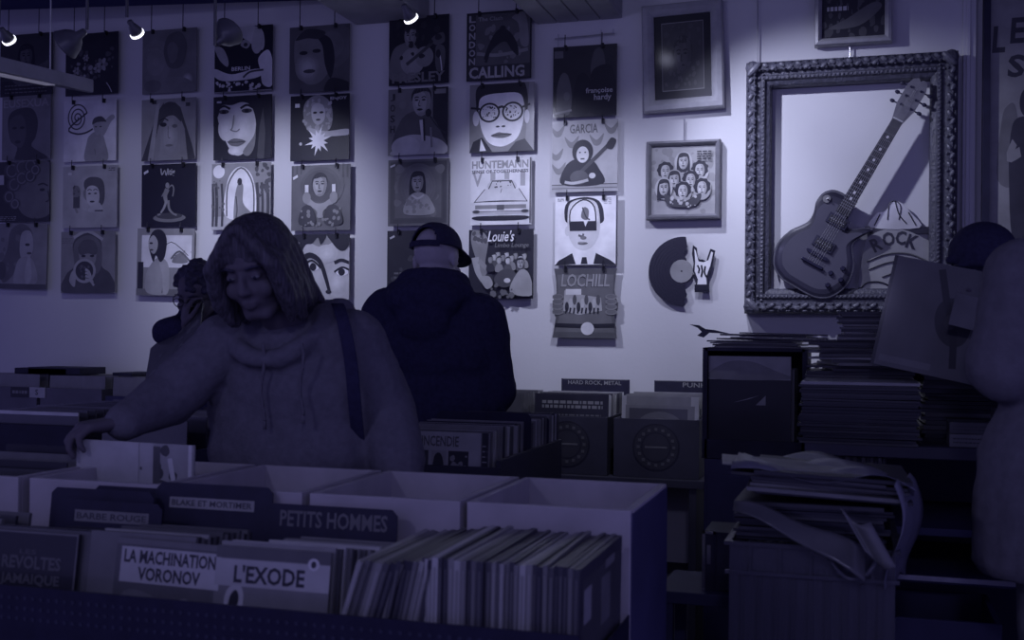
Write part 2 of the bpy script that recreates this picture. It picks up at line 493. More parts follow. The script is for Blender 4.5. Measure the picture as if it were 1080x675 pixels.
def cover(rect, base, art, label, cat='record sleeve', name='record_sleeve', roll=0.0, top=.03, clips=(.2, .78), lean=.0, y=-.035, group='record sleeves hung on the back wall'):
    x0, y0, x1, y1 = rect
    xm, ym = (x0 + x1) / 2, (y0 + y1) / 2
    c = at(xm, ym, y)
    w = at(x1, ym, y).x - at(x0, ym, y).x
    h = at(xm, y0, y).z - at(xm, y1, y).z
    b = MB()
    b.box((-w / 2, 0, -h / 2), (w / 2, .005, h / 2), ink(base))
    a = Art(b, w, h)
    a.r(0, 0, 1, 1, base)
    art(a)
    o = b.build(name, loc=c, rot=(lean, roll, 0))
    tag(o, label, cat, group)
    for u in clips:
        clip_part(o, (u - .5) * w, h / 2, top)
    return o

def c_lamp_woman(a):       # far left, top: dim figure with arms out
    a.r(0, 0, 1, .25, .04); a.head(.5, .62, .16, .14, .03, 'long'); a.b([(.1, .55), (.4, .42), (.6, .42), (.95, .55), (.7, .2), (.3, .2)], .12); a.scrib(.1, .03, .9, .2, .2, 3, .015, 3)
def c_profile_dark(a):     # EUSEXUA
    a.b([(.12, .62), (.25, .78), (.6, .8), (.74, .6), (.7, .35), (.62, .2), (.95, .0), (.3, -.05), (.32, .2), (.18, .3)], .07)
    a.b([(.16, .6), (.3, .7), (.45, .66), (.5, .4), (.42, .2), (.28, .22), (.17, .34)], .13); a.e(.26, .5, .05, .02, .03); a.e(.42, .5, .05, .02, .03); a.e(.33, .28, .06, .025, .04)
    a.t('EUSEXUA', .03, .82, .97, .95, .36, .02)
def c_curls(a):            # woman in profile, curls
    a.b([(.2, .95), (.6, 1.05), (1.05, .9), (1.05, .2), (.75, .05), (.45, .15), (.3, .45)], .2)
    for k, (x, y, r) in enumerate([(.25, .85, .16), (.45, .9, .15), (.62, .92, .14), (.3, .62, .14), (.2, .42, .12), (.45, .72, .13), (.62, .75, .12), (.32, .3, .1), (.72, .85, .1)]):
        a.e(x, y, r, r * .9, .09 + .04 * (k % 2)); a.ring(x, y, r * .55, .022, .24)
    a.e(.86, .52, .05, .025, .05); a.s([(.78, .6), (.88, .62), (.97, .58)], .025, .04); a.s([(.97, .5), (1.0, .36), (.93, .32)], .02, .06); a.r(0, .62, .1, .78, .55); a.scrib(.02, .02, .35, .1, .4, 3, .01, 2)
def c_profile_pale(a):
    a.b([(.25, .9), (.5, 1.0), (.7, .85), (.62, .6), (.45, .45), (.3, .2), (.1, .1), (.05, .35), (.18, .6)], .17); a.specks(.02, .25, .45, .9, .22, 14, .06, 4)
    a.b([(.48, .86), (.66, .88), (.72, .66), (.66, .5), (.5, .46), (.44, .6)], .42); a.e(.6, .68, .05, .022, .08); a.e(.64, .55, .05, .018, .12)
    a.b([(.4, .42), (.6, .5), (.75, .4), (.8, .1), (.35, .05)], .38); a.b([(.6, .45), (.66, .5), (.7, .2), (.62, .05), (.56, .2)], .44); a.r(0, 0, 1, .08, .12); a.e(.07, .28, .1, .14, .12)
def c_flowers(a):
    a.specks(.1, .25, .9, .75, .13, 26, .05, 2); a.specks(.15, .15, .5, .55, .3, 14, .035, 5)
    for x, y, r in [(.7, .48, .11), (.62, .42, .08), (.34, .25, .09), (.22, .4, .07), (.4, .6, .06), (.26, .18, .06)]:
        for k in range(6):
            t = k * 1.05; a.e(x + r * .55 * cos(t), y + r * .55 * sin(t), r * .5, r * .32, .36 if k % 2 else .26, t)
        a.e(x, y, r * .2, r * .2, .1)
    a.s([(.8, .18), (.86, .1), (.9, .02)], .012, .6)
def c_spiral(a):
    pts = [(.26 + .20 * t / 20 * cos(-t + 1.5), .72 + .235 * t / 20 * sin(-t + 1.5)) for t in [i * .4 for i in range(2, 51)]]
    a.s(pts, .022, .1, 2); a.s([pts[-1], (.1, .55), (.24, .46), (.42, .47), (.56, .53)], .03, .1)
    a.b([(.42, .0), (.45, .32), (.5, .42), (.6, .48), (.72, .47), (.8, .3), (.84, .0)], .36); a.b([(.76, .4), (.9, .62), (.98, .7), (.92, .75), (.8, .66), (.7, .5)], .4)
    a.b([(.56, .62), (.6, .7), (.72, .7), (.78, .58), (.72, .46), (.62, .44)], .4); a.b([(.55, .6), (.58, .7), (.72, .73), (.82, .64), (.72, .64), (.62, .63)], .12)
    a.e(.62, .56, .02, .01, .05); a.e(.71, .56, .02, .01, .05); a.s([(.6, .2), (.62, .1)], .01, .2)
def c_retro(a):            # retro lady and microphone
    a.soft(.5, .55, .42, .4, .42, .5); a.e(.55, .55, .17, .14, .3); a.b([(.42, .62), (.4, .75), (.52, .82), (.72, .78), (.78, .6), (.76, .4), (.68, .36), (.66, .6), (.56, .68)], .16)
    a.b([(.45, .64), (.56, .68), (.66, .62), (.68, .45), (.6, .34), (.5, .36), (.44, .48)], .56); a.b([(.55, .36), (.68, .4), (.74, .26), (.48, .26)], .5)
    for x in (.5, .61): a.e(x, .55, .028, .012, .05); a.s([(x - .04, .6), (x, .62), (x + .04, .6)], .012, .08)
    a.e(.55, .42, .045, .016, .1); a.e(.26, .57, .07, .12, .25); a.r(.2, .32, .32, .5, .12); a.s([(.24, .32), (.28, .24)], .04, .3); a.specks(.2, .5, .32, .68, .12, 10, .018, 3); a.s([(.6, .27), (.75, .27)], .02, .1); a.scrib(.85, .9, .98, .97, .12, 2, .012)
    a.r(.1, .86, .17, .9, .6)
def c_hood_cup(a):         # hooded girl holding a round thing
    a.b([(.05, .0), (.1, .3), (.25, .45), (.22, .8), (.4, .97), (.6, .97), (.75, .8), (.75, .45), (.92, .3), (.97, .0)], .12)
    a.b([(.24, .55), (.26, .82), (.5, .94), (.72, .82), (.76, .5), (.66, .3), (.34, .3)], .2); a.b([(.34, .78), (.5, .84), (.64, .76), (.64, .5), (.5, .42), (.36, .5)], .32)
    a.b([(.32, .74), (.42, .86), (.6, .85), (.68, .72), (.64, .62), (.5, .64), (.36, .62)], .15); a.e(.42, .6, .04, .02, .05); a.e(.58, .6, .04, .02, .05)
    a.e(.44, .36, .21, .2, .42); a.e(.44, .36, .165, .155, .07); a.specks(.34, .26, .56, .46, .14, 8, .03, 6)
    for k in range(4): a.s([(.62 - k * .02, .12 + k * .05), (.55 - k * .01, .2 + k * .05), (.46, .22 + k * .055)], .04, .45)
    a.b([(.16, .2), (.22, .36), (.28, .3), (.26, .1)], .42); a.s([(.24, .9), (.5, 1.0), (.78, .86)], .05, .45); a.scrib(.02, .8, .22, .9, .2, 3, .012)
def c_dim_portrait(a):
    a.soft(.25, .5, .4, .5, .22, .3); a.soft(.84, .2, .1, .1, .24, .6)  # the small bright spot is a lamp glint painted into the print
    a.b([(.4, .7), (.48, .9), (.7, .95), (.82, .75), (.78, .5), (.68, .38), (.5, .4), (.42, .55)], .14); a.b([(.46, .7), (.55, .8), (.66, .7), (.62, .5), (.52, .48)], .2); a.b([(.05, .0), (.2, .18), (.5, .25), (.85, .2), (.95, .0)], .26); a.scrib(.1, .68, .3, .72, .3, 2, .014); a.e(.2, .12, .16, .1, .2)
def c_veil_face(a):        # pale face between dark drapes
    a.p([(.0, .0), (.3, .8), (.42, .95), (.2, .1), (.16, .0)], .09); a.p([(.12, .0), (.28, .9), (.34, .95), (.22, .0)], .4); a.p([(1, 0), (.95, .2), (.72, .85), (.6, .95), (.8, .5), (.86, 0)], .1)
    a.b([(.34, .6), (.42, .82), (.58, .86), (.7, .66), (.72, .2), (.7, -.05), (.34, -.05), (.36, .3)], .36); a.b([(.3, .6), (.4, .9), (.62, .92), (.74, .62), (.6, .72), (.46, .7), (.38, .6)], .1); a.soft(.54, .38, .14, .3, .36, .5); a.e(.41, .58, .06, .035, .05); a.s([(.33, .64), (.42, .68), (.5, .64)], .02, .06); a.e(.62, .55, .05, .03, .2); a.s([(.5, .55), (.5, .38), (.54, .36)], .015, .24); a.e(.52, .24, .07, .02, .26); a.r(.2, .92, .28, .98, .08); a.r(.82, .86, .9, .92, .1)
def c_statuette(a):        # black, blackletter title and a little statue
    a.e(.52, .14, .3, .07, .26); a.e(.52, .17, .24, .05, .1)
    a.s([(.48, .6), (.44, .5), (.46, .4)], (.09, .06), .3); a.s([(.47, .42), (.42, .3), (.36, .22)], (.05, .03), .34); a.s([(.5, .42), (.52, .28), (.6, .2)], (.05, .03), .3); a.e(.48, .66, .035, .045, .34); a.s([(.47, .58), (.56, .66), (.6, .6), (.58, .48)], .022, .3); a.s([(.42, .55), (.38, .48)], .02, .3); a.s([(.36, .2), (.3, .19)], .03, .3); a.s([(.6, .2), (.66, .18)], .03, .3)
    a.s([(.36, .93), (.38, .83), (.43, .9), (.46, .82), (.49, .93)], .02, .5); a.t('itig', .49, .81, .62, .92, .5, .03); a.p([(.05, .84), (.13, .88), (.12, .92), (.04, .88)], .7)
def c_nude_back(a):        # long-haired woman before posters
    a.r(.08, .42, .96, .9, .72); a.s([(.4, .62), (.6, .8), (.9, .6)], .012, .15); a.s([(.6, .55), (.75, .66), (.95, .5)], .03, .2); a.b([(.62, .5), (.75, .64), (.9, .5)], .3); a.specks(.6, .45, .95, .8, .25, 12, .02, 9); a.r(.02, .08, .12, .5, .04); a.r(.0, .0, 1, .1, .22)
    a.b([(.2, .04), (.16, .25), (.22, .42), (.36, .56), (.52, .52), (.58, .35), (.55, .04)], .4); a.s([(.44, .45), (.48, .2), (.46, .04)], .016, .2); a.b([(.4, .5), (.52, .52), (.58, .36), (.57, .06), (.48, .04), (.46, .3)], .46)
    a.b([(.2, .8), (.28, .96), (.42, .98), (.52, .85), (.5, .6), (.42, .5), (.34, .6), (.3, .5), (.24, .62)], .05); a.b([(.2, .8), (.28, .9), (.36, .82), (.36, .7), (.3, .62), (.23, .68)], .42); a.e(.25, .78, .03, .015, .05); a.e(.26, .68, .03, .014, .1)
def c_berlin(a):
    a.b([(.0, .98), (.3, 1.02), (.75, .98), (.86, .8), (.82, .62), (.6, .75), (.4, .88), (.18, .88)], .5); a.b([(.0, .72), (.15, .68), (.24, .5), (.22, .4), (.08, .52)], .4); a.b([(.72, .98), (.84, .86), (.8, .62), (.7, .58), (.64, .72)], .44)
    a.b([(.76, .5), (.92, .62), (1.0, .45), (1.0, .08), (.84, .1), (.8, .3)], .62); a.b([(.0, .38), (.3, .28), (.7, .34), (.9, .3), (.7, .2), (.2, .18), (.0, .26)], .6); a.s([(.5, .22), (.62, .3), (.85, .32)], .03, .1); a.b([(.45, .72), (.52, .8), (.62, .74), (.56, .66)], .34); a.e(.54, .72, .035, .03, .08)
    a.t('BERLIN', .3, .33, .62, .39, .6, .02); a.specks(.05, .03, .78, .16, .55, 26, .03, 3); a.r(0, 0, 1, .02, .3)
def c_stare(a):            # big face of a young woman, dark fringe
    a.b([(.06, .72), (.1, .88), (.7, .92), (.76, .6), (.7, .35), (.55, .12), (.42, .06), (.3, .14), (.14, .45)], .6); a.soft(.22, .5, .14, .2, .62, .76); a.soft(.5, .5, .15, .2, .62, .74); a.soft(.38, .14, .12, .07, .6, .7)
    a.b([(-.05, 1.05), (-.05, .5), (.08, .7), (.14, .86), (.32, .86), (.5, .9), (.66, .82), (.74, .55), (.7, .25), (.78, -.05), (1.05, -.05), (1.05, 1.05)], .06)
    a.p([(.76, 0), (.8, .5), (.86, .8), (.9, .4), (.88, 0)], .13)
    for x in (.18, .58): a.e(x, .76, .09, .035, .12); a.e(x, .755, .035, .03, .03); a.s([(x - .11, .8), (x, .85), (x + .11, .8)], .035, .05)
    a.s([(.36, .7), (.33, .5), (.3, .47), (.4, .44), (.46, .48)], .018, .32); a.b([(.26, .28), (.36, .33), (.5, .31), (.56, .27), (.44, .21), (.32, .22)], .22); a.s([(.25, .28), (.4, .27), (.57, .28)], .012, .06); a.r(.06, .9, .14, .93, .6); a.b([(.52, .12), (.7, .35), (.74, .5), (.72, .2), (.62, .05)], .28)
def c_garden(a):           # figure in an arch between trees
    a.r(0, .0, 1, .2, .5); a.b([(.24, .2), (.26, .7), (.4, .92), (.58, .92), (.72, .7), (.74, .2)], .74); a.s([(.26, .2), (.28, .68), (.5, .93), (.7, .68), (.72, .2)], .025, .2); a.e(.12, .88, .1, .1, .78)
    for x, w in ((.08, .05), (.18, .04), (.02, .04), (.78, .05), (.86, .04), (.95, .05)): a.s([(x, .05), (x + .01, .4), (x - .01, .7)], w, .12)
    a.specks(.74, .5, 1, 1, .16, 22, .04, 6); a.specks(.0, .3, .2, .75, .2, 14, .03, 8); a.b([(.38, .2), (.4, .5), (.46, .7), (.54, .66), (.54, .4), (.7, .22), (.62, .12), (.42, .1)], .32); a.e(.48, .72, .04, .055, .08); a.s([(.42, .5), (.44, .3), (.42, .16)], .02, .12)
def c_glare_head(a):       # dark head, the lamp glare on it painted in as a pale spot
    a.soft(.7, .7, .5, .5, .14, .22)
    a.b([(.08, .6), (.12, .85), (.36, .92), (.62, .82), (.72, .55), (.66, .3), (.5, .14), (.28, .14), (.12, .35)], .24); a.b([(.42, .88), (.68, .8), (.76, .5), (.7, .2), (.6, .4), (.55, .7)], .05); a.b([(.1, .8), (.3, .96), (.6, .9), (.5, .8), (.3, .82)], .08); a.soft(.3, .38, .2, .22, .26, .5); a.e(.24, .6, .07, .03, .06); a.e(.46, .62, .07, .03, .06); a.e(.34, .32, .1, .03, .1); a.b([(.6, .0), (.7, .2), (1.0, .12), (1, 0)], .06)
def c_star(a):             # curly blonde and a big sparkle
    a.b([(.22, .7), (.26, .9), (.45, 1.0), (.64, .92), (.72, .72), (.68, .48), (.5, .42), (.3, .46)], .36); a.specks(.22, .46, .72, .96, .5, 34, .035, 4); a.b([(.36, .8), (.46, .88), (.58, .8), (.58, .62), (.47, .54), (.38, .62)], .6); a.e(.42, .73, .035, .018, .06); a.e(.53, .73, .035, .018, .06); a.e(.475, .62, .04, .016, .1)
    a.b([(.32, .5), (.6, .44), (.98, .46), (.98, .37), (.6, .36), (.4, .38)], .55)
    P = []
    for k in range(24):
        t = 2 * pi * k / 24; r = (.09, .24, .11, .17)[k % 4]; P.append((.48 + r * cos(t), .3 + r * sin(t)))
    a.p(P, .8); a.e(.48, .3, .07, .07, .95); a.t('ENJOY', .68, .9, .96, .96, .6, .03); a.e(.18, .26, .025, .025, .6); a.r(.08, .82, .16, .88, .7)
def c_candles(a):          # face with two raised candles, striped cloth
    for k in range(14): a.r(k / 14 + .01, .8, k / 14 + .035, 1, .14)
    a.soft(.5, .68, .4, .34, .2, .08); a.head(.49, .68, .16, .42, .04, 'short'); a.b([(.3, .5), (.42, .42), (.56, .42), (.7, .5), (.74, .42), (.56, .3), (.55, .2), (.45, .2), (.44, .3), (.26, .42)], .4)
    for x in (.27, .73): a.r(x - .03, .58, x + .03, .7, .72); a.e(x, .5, .07, .09, .34)
    a.b([(.14, .1), (.2, .36), (.36, .36), (.42, .1)], .1); a.b([(.58, .1), (.62, .36), (.8, .36), (.88, .1)], .1); a.specks(.15, .05, .85, .34, .3, 26, .03, 7); a.p([(.04, .78), (.12, .82), (.11, .86), (.03, .82)], .7)
def c_gaze(a):             # huge cropped face
    a.b([(.1, .98), (.5, .8), (1.05, .95), (1.05, -.05), (.55, -.05), (.3, .3), (.18, .6)], .55); a.soft(.8, .25, .22, .25, .56, .7); a.soft(.6, .7, .2, .14, .56, .68); a.b([(.0, 1.05), (.1, .7), (.22, .84), (.34, .86), (.44, .95), (.5, .84), (.58, 1.05)], .05); a.b([(.6, 1.05), (.72, .84), (.86, .74), (.98, .8), (1.05, 1.05)], .06)
    a.s([(.14, .6), (.3, .68), (.48, .58), (.6, .3), (.66, .1)], (.1, .05), .06); a.e(.34, .5, .13, .06, .8); a.e(.36, .5, .06, .06, .04); a.s([(.18, .52), (.34, .6), (.5, .48)], .03, .05); a.s([(.74, .56), (.86, .6), (1.0, .56)], .05, .06); a.e(.88, .42, .11, .055, .8); a.e(.87, .42, .06, .055, .04); a.s([(.74, .42), (.88, .49), (1, .45)], .03, .05); a.e(.64, .12, .05, .03, .08); a.r(.05, .84, .12, .88, .6)
def c_guitarist(a):        # PRESLEY
    a.b([(.02, .1), (.06, .5), (.25, .62), (.42, .6), (.5, .42), (.46, .1)], .22); a.head(.36, .7, .14, .3, .04, 'short'); a.e(.4, .34, .2, .2, .32); a.e(.6, .4, .15, .15, .28); a.s([(.3, .3), (.6, .5), (.86, .7)], .05, .1); a.b([(.72, .66), (.9, .74), (.93, .6), (.78, .56)], .16); a.b([(.78, .5), (.84, .56), (.94, .5), (.92, .2), (.8, .2)], .14); a.s([(.86, .4), (.88, .28), (.89, .18)], .018, .6)
    a.t('PRESLEY', .06, .03, .94, .18, .26, .03); a.specks(.1, .4, .9, .9, .06, 20, .05, 12)
def c_singer(a):           # suited singer with microphone and acoustic guitar
    a.r(.75, 0, 1, 1, .05); a.b([(.1, .0), (.2, .5), (.45, .66), (.7, .6), (.9, .3), (.95, .0)], .16); a.b([(.1, .1), (.2, .26), (.5, .3), (.9, .2), (.95, .0), (.1, 0)], .5); a.e(.3, .12, .24, .16, .56)
    a.head(.56, .78, .2, .4, .05, 'short', -.1); a.s([(.56, .52), (.6, .2)], .06, .6); a.s([(.6, .54), (.62, .2)], .03, .06); a.e(.68, .62, .05, .06, .06); a.s([(.7, .58), (.84, .4), (.98, .3)], .022, .08); a.s([(.72, .4), (.74, .1)], .03, .3); a.e(.25, .75, .06, .06, .28)
    for k, c in enumerate('JOSH'): a.t(c, .04, .82 - k * .16, .12, .93 - k * .16, .07, .02)
    a.r(.78, .9, .97, .97, .3)
def c_framed_lady(a):      # oval portrait within a printed frame
    a.frame(.13, .1); a.frame(.2, .035); a.r(.12, .12, .88, .88, .2); a.specks(.14, .14, .86, .86, .24, 26, .07, 11); a.soft(.5, .58, .34, .36, .2, .36); a.head(.49, .64, .13, .42, .04, 'long'); a.b([(.28, .18), (.34, .42), (.46, .5), (.58, .49), (.7, .4), (.76, .18)], .4); a.specks(.32, .2, .7, .42, .3, 18, .035, 3); a.s([(.4, .46), (.5, .41), (.6, .46)], .03, .55); a.p([(.04, .88), (.12, .91), (.12, .94), (.04, .91)], .7)
def c_dim_title(a):
    a.specks(.05, .1, .9, .6, .1, 20, .06, 4); a.scrib(.12, .2, .6, .34, .2, 2, .03, 2); a.p([(.05, .86), (.13, .9), (.12, .93), (.04, .89)], .6)
def c_smash(a):            # LONDON CALLING lettering round a generic stage figure
    a.r(.14, .22, .98, .97, .15); a.specks(.2, .25, .9, .8, .24, 24, .05, 5); a.s([(.16, .4), (.5, .36), (.95, .42)], .05, .3); a.b([(.42, .66), (.52, .74), (.66, .7), (.78, .52), (.8, .34), (.7, .42), (.6, .55), (.44, .48), (.28, .3), (.3, .42)], .04); a.e(.56, .74, .05, .05, .06); a.b([(.7, .9), (.9, .95), (.96, .5), (.84, .5), (.8, .8)], .28); a.s([(.36, .46), (.3, .26)], .04, .06)
    for k, c in enumerate('LONDON'): a.t(c, .035, .86 - k * .125, .135, .96 - k * .125, .42, .03)
    a.t('CALLING', .04, .03, .9, .2, .46, .03); a.t('The Clash', .18, .87, .56, .93, .34, .02); a.frame(.03, .018)
def c_spectacles(a):       # halftone man with round patterned spectacles
    a.r(0, 0, 1, 1, .3); a.p([(.86, 0), (1, .0), (1, 1), (.92, 1)], .4); a.b([(.1, .7), (.12, .96), (.4, 1.06), (.8, 1.04), (.9, .8), (.88, .55), (.78, .8), (.3, .84), (.2, .72), (.14, .5)], .05)
    a.b([(.14, .66), (.2, .82), (.5, .86), (.8, .82), (.84, .5), (.76, .22), (.6, .1), (.44, .08), (.28, .16), (.18, .36)], .84); a.e(.1, .5, .05, .11, .7); a.e(.89, .5, .04, .1, .7)
    a.p([(.0, .0), (.06, .16), (.2, .22), (.32, .06), (.36, .0)], .06); a.p([(.6, 0), (.72, .14), (.86, .18), (1, .0)], .07); a.p([(.18, .2), (.26, .02), (.16, .02)], .86)
    for x in (.31, .67): a.e(x, .58, .165, .145, .04); a.e(x, .58, .135, .118, .86); a.specks(x - .1, .5, x + .1, .67, .05, 34, .012, int(x * 100))
    a.s([(.44, .64), (.5, .66), (.55, .64)], .035, .04); a.s([(.02, .66), (.16, .64)], .03, .04); a.s([(.82, .64), (.94, .68)], .03, .04); a.e(.44, .37, .03, .014, .1); a.e(.53, .37, .03, .014, .1); a.b([(.34, .24), (.45, .285), (.52, .275), (.66, .25), (.55, .205), (.42, .21)], .22); a.s([(.34, .24), (.5, .25), (.66, .25)], .014, .04)
def c_car(a):              # HUNTEMANN, big american car from behind
    a.t('HUNTEMANN', .02, .85, .95, .97, .36, .03)
    for c, x in (('V', .03), ('I', .33), ('I', .56), ('I', .82)): a.t(c, x, .58, x + (.17 if c == 'V' else .08), .8, .42, .02)
    a.t('SENSE OF TOGETHERNESS', .02, .78, .95, .83, .08, .02)
    a.b([(.3, .54), (.36, .67), (.68, .67), (.74, .54)], .6); a.s([(.3, .54), (.36, .66), (.68, .66), (.74, .54)], .018, .08, 0); a.specks(.36, .56, .68, .66, .12, 12, .02, 4)
    a.p([(.24, .54), (.8, .54), (.94, .34), (.06, .34)], .62); a.s([(.24, .54), (.06, .34)], .012, .1, 0); a.s([(.8, .54), (.94, .34)], .012, .1, 0); a.s([(.06, .335), (.5, .35), (.94, .335)], .03, .06)
    a.b([(.03, .3), (.05, .34), (.95, .34), (.97, .3), (.95, .2), (.05, .2)], .68); a.r(.08, .24, .44, .3, .3); a.r(.56, .24, .92, .3, .3); a.r(.44, .22, .56, .3, .14); a.r(.46, .13, .56, .19, .62); a.b([(.1, .13), (.14, .07), (.86, .07), (.9, .13)], .05); a.s([(.04, .19), (.5, .17), (.96, .19)], .035, .55); a.s([(.03, .2), (.5, .2), (.97, .2)], .01, .08)
    for x in (.1, .9): a.e(x, .2, .06, .025, .1)
    a.s([(.5, .48), (.52, .54)], .01, .1); a.s([(.985, .02), (.985, 1)], .02, .15, 0)
def c_lounge(a):           # Louie's Limbo Lounge, a crowd and a dancer
    a.b([(.05, .98), (.16, 1.0), (.3, .85), (.26, .5), (.34, .25), (.24, .2), (.14, .5), (.04, .8)], .3); a.s([(.1, .6), (.14, .4), (.22, .25)], (.12, .05), .42); a.s([(.16, .55), (.3, .4), (.25, .25)], (.08, .04), .36); a.e(.16, .86, .06, .07, .36); a.specks(.05, .78, .28, .98, .16, 10, .035, 2)
    for k in range(12):
        x, y = .32 + (k * .137) % .6, .42 + (k * .211) % .22; a.head(x, y, .05, .34 + .1 * (k % 3), .05, 'short', 0, False); a.b([(x - .06, y - .16), (x - .04, y - .06), (x + .04, y - .06), (x + .06, y - .16)], (.08, .3, .16)[k % 3])
    a.b([(.42, .3), (.55, .42), (.72, .4), (.76, .25), (.6, .16), (.46, .2)], .13); a.b([(.66, .1), (.8, .4), (.95, .36), (1, .05)], .4); a.head(.82, .5, .07, .42, .05, 'short'); a.e(.62, .26, .05, .035, .62); a.specks(.2, .02, .7, .2, .2, 16, .04, 9); a.b([(.2, .3), (.34, .32), (.4, .2), (.3, .14)], .4)
    a.t("Louie's", .31, .82, .71, .98, .74, .015, .2); a.t('Limbo Lounge', .42, .72, .94, .8, .26, .01, .2)
def c_duo(a):              # francoise hardy
    a.r(0, 0, 1, 1, .06); a.b([(.08, .05), (.06, .4), (.14, .62), (.24, .58), (.3, .3), (.26, .05)], .17); a.b([(.3, .05), (.36, .5), (.48, .62), (.6, .45), (.56, .05)], .03); a.b([(.6, .6), (.64, .9), (.76, .95), (.82, .75), (.78, .6)], .13); a.b([(.58, .4), (.64, .66), (.9, .7), (1, .4), (1, .05), (.6, .05)], .035); a.e(.22, .3, .05, .06, .22); a.s([(.04, .06), (.3, .1)], .03, .3)
    a.t('françoise', .52, .31, .94, .40, .48, .02); a.t('hardy', .65, .2, .92, .31, .48, .02); a.r(.02, .84, .16, .94, .2)
def c_garcia(a):           # curly haired guitarist under flying birds
    for x, y in [(.08, .88), (.9, .9), (.3, .72), (.68, .74), (.06, .55), (.1, .35)]:
        a.b([(x - .11, y + .06), (x, y - .02), (x + .11, y + .07), (x + .06, y - .08), (x - .04, y - .09)], .3)
    a.t('GARCIA', .27, .82, .7, .95, .2, .015); a.r(0, .02, 1, .1, .42); a.s([(0, .1), (1, .1)], .012, .12, 0); a.s([(0, .05), (1, .05)], .01, .15, 0)
    a.b([(.16, .1), (.2, .35), (.36, .46), (.58, .46), (.72, .32), (.78, .1)], .04); a.e(.47, .56, .16, .17, .04); a.e(.47, .52, .095, .115, .66); a.e(.43, .55, .015, .01, .05); a.e(.51, .55, .015, .01, .05); a.s([(.44, .46), (.5, .46)], .02, .1, 0); a.s([(.45, .28), (.7, .5), (.9, .68)], .055, .12); a.b([(.82, .62), (.9, .74), (.98, .7), (.92, .58)], .08); a.e(.42, .2, .14, .1, .16); a.e(.62, .22, .05, .04, .62); a.s([(.2, .14), (.34, .12), (.56, .16)], .04, .5)
def c_brainman(a):         # suited man with a window in his forehead
    a.b([(.15, .74), (.2, .92), (.46, .99), (.7, .93), (.78, .74), (.72, .6), (.24, .6)], .06); a.e(.2, .5, .04, .07, .66); a.b([(.2, .66), (.24, .9), (.46, .96), (.66, .9), (.72, .64), (.7, .42), (.6, .27), (.46, .22), (.32, .27), (.22, .44)], .64)
    a.p([(.01, .01), (.06, .07), (.28, .18), (.34, .02)], .05); a.p([(.62, .02), (.66, .18), (.88, .08), (.98, .01)], .05); a.p([(.3, .17), (.36, .02), (.6, .02), (.66, .17), (.5, .1)], .82); a.p([(.44, .12), (.51, .12), (.53, .02), (.42, .02)], .05)
    a.b([(.25, .6), (.25, .84), (.36, .94), (.5, .95), (.63, .86), (.66, .6)], .86); a.r(.25, .5, .66, .64, .05); a.s([(.25, .5), (.25, .8), (.45, .95), (.63, .84), (.66, .5)], .02, .06); a.b([(.42, .7), (.46, .84), (.54, .8), (.52, .66)], .25); a.s([(.44, .84), (.5, .7), (.56, .66)], .02, .1); a.p([(.46, .64), (.49, .56), (.53, .64)], .85)
    a.s([(.38, .44), (.44, .42), (.46, .46)], .03, .2); a.e(.46, .4, .05, .025, .25); a.e(.45, .32, .08, .02, .2); a.e(.43, .335, .06, .012, .4); a.scrib(.04, .93, .14, .98, .3, 2, .01); a.scrib(.78, .88, .9, .98, .55, 4, .01); a.r(.975, 0, 1, 1, .08); a.r(0, 0, 1, .012, .1)

